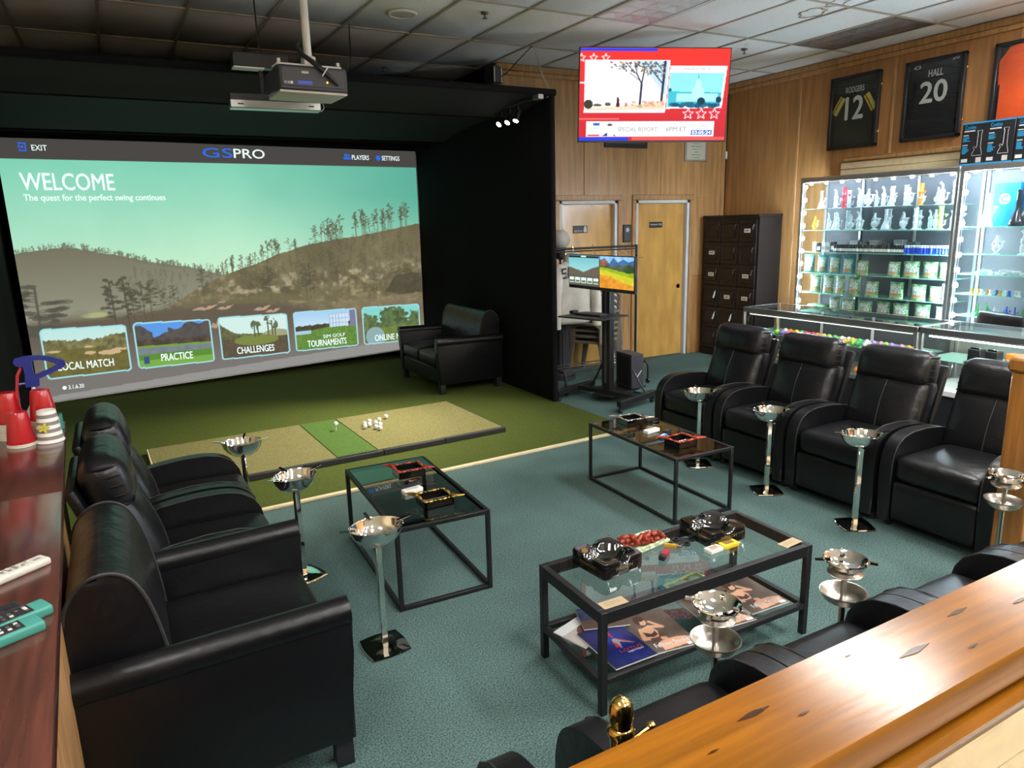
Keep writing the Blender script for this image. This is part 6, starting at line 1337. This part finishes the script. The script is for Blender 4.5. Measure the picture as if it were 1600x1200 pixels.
# magazines on the lower shelf
def cover_model(c, seed):
    r = random.Random(seed); sk = (206, 156, 126); X, Y = c.X, c.Y; c.c[:] = np.array([92, 78, 70])/255; c.grain(3, .08, seed)
    c.poly([(.30, .02), (.95, .06), (.98, .20), (.55, .26), (.30, .16)], sk); c.ell(.62, .16, .36, .10, sk); c.poly([(.18, .60), (.42, .66), (.50, .48), (.40, .30), (.24, .30), (.16, .44)], sk); c.line((.20, .58), (.12, .36), .09, sk); c.line((.12, .36), (.52, .28), .075, sk); c.line((.42, .62), (.66, .56), .075, sk); c.line((.66, .56), (.50, .74), .06, sk)
    c.poly([(.20, .52), (.34, .44), (.44, .50), (.44, .40), (.32, .36), (.20, .40)], (74, 52, 56)); c.poly([(.22, .34), (.44, .34), (.42, .26), (.24, .26)], (74, 52, 56), .85); c.ell(.36, .78, .085, .10, sk); c.ell(.35, .855, .11, .075, (70, 46, 36)); c.ell(.27, .80, .045, .09, (70, 46, 36)); c.ell(.385, .745, .02, .008, (176, 80, 76)); c.ell(.335, .80, .014, .007, (60, 40, 36)); c.ell(.40, .80, .014, .007, (60, 40, 36))
def magazine(label, x, y, z, rz, w, h, paint, texts=(), th=.006):
    t = thing('magazine', label, 'magazine', (x, y, z), rz, 'magazines on the table shelf'); obj('pages', MB().b2((-w/2, -h/2, 0), (w/2, h/2, th)), 'white_paper', t)
    c = Cv(0, 1, 0, 1, 70, 96, (60, 60, 90)); paint(c); co = bpy.data.objects.new('cover', c.mesh('cover', lambda X, Y: np.stack([(X-.5)*w, (Y-.5)*h, X*0+th+.0004], -1), 'picture_print')); COL.objects.link(co); co.parent = t
    for body, m, u, v, hh, ww in texts: text(body, m, co, ((u-.5)*w, (v-.5)*h, th+.0012), (1, 0, 0), (0, 1, 0), hh*h, ww*w, .01)
    obj('barcode', MB().b2((w*.30, -h*.48, th), (w*.46, -h*.42, th+.001)), 'print_white', t) if 'model' in label else None
    return t
ZS = .1505
def p_blue(c):
    X, Y = c.X, c.Y; d = np.hypot(X-.55, Y-.55); c.c[:] = (np.array([30, 44, 130])*np.clip(1.1-d, .4, 1)[..., None]+np.array([40, 40, 60])*np.clip(d-.3, 0, .6)[..., None])/255; c.grain(5, .05, 4)
    c.poly([(.48, .98), (.62, .98), (.56, .60)], (190, 40, 50)); c.poly([(.44, .45), (.50, .62), (.58, .62), (.86, .38), (.60, .52), (.52, .36)], (150, 150, 160)); c.poly([(.56, .60), (.90, .36), (.70, .54)], (200, 50, 54)); c.poly([(.42, .42), (.50, .58), (.52, .38)], (200, 50, 54))
magazine('glossy magazine with a reclining model, under the dark blue magazine', 1.79, 2.055, ZS, -.16, .215, .285, lambda c: cover_model(c, 5), (('Fellows Smoke', 'print_white', .18, .10, .10, .72),))
magazine('dark blue magazine with a red and silver emblem on the table shelf', 1.578, 2.055, ZS+.0085, -.02, .20, .275, p_blue, (('LOTUS', 'letter_red', .40, .27, .055, .52), ('VERTIGO', 'print_white', .52, .215, .035, .38)))
magazine('glossy magazine with a reclining model at the right end of the shelf', 2.325, 2.065, ZS+.0085, -.05, .215, .285, lambda c: cover_model(c, 9), (('Fellows Smoke', 'print_white', .18, .10, .10, .72),))
magazine('glossy magazine with a model, half covered beside the right end magazine', 2.115, 2.055, ZS, -.12, .215, .285, lambda c: cover_model(c, 13), (('Fellows Smoke', 'print_white', .18, .10, .10, .72),))
def p_ship(c):
    c.c[:] = np.array([44, 60, 100])/255; c.grain(6, .1, 6); c.below([(0, .4), (1, .5)], (90, 70, 60), 1, .1, 3, 5)
magazine('magazine with yellow lettering at the back left of the shelf', 1.64, 2.235, ZS+.017, -.35, .20, .16, p_ship, (('cific', 'print_yellow', .25, .55, .28, .55),))
def p_yel(c):
    c.c[:] = np.array([150, 150, 70])/255; c.grain(9, .35, 7); c.poly([(.05, .6), (.95, .6), (.95, .9), (.05, .9)], (60, 70, 50), .6)
magazine('yellow green patterned magazine at the back of the shelf', 2.16, 2.245, ZS+.017, .1, .22, .15, p_yel)
def p_pale(c):
    c.c[:] = np.array([186, 176, 170])/255; c.ell(.6, .4, .3, .3, (110, 70, 60)); c.poly([(0, .7), (1, .7), (1, 1), (0, 1)], (220, 220, 222))
magazine('pale magazine at the left end of the shelf', 1.53, 2.215, ZS, .3, .19, .17, p_pale)
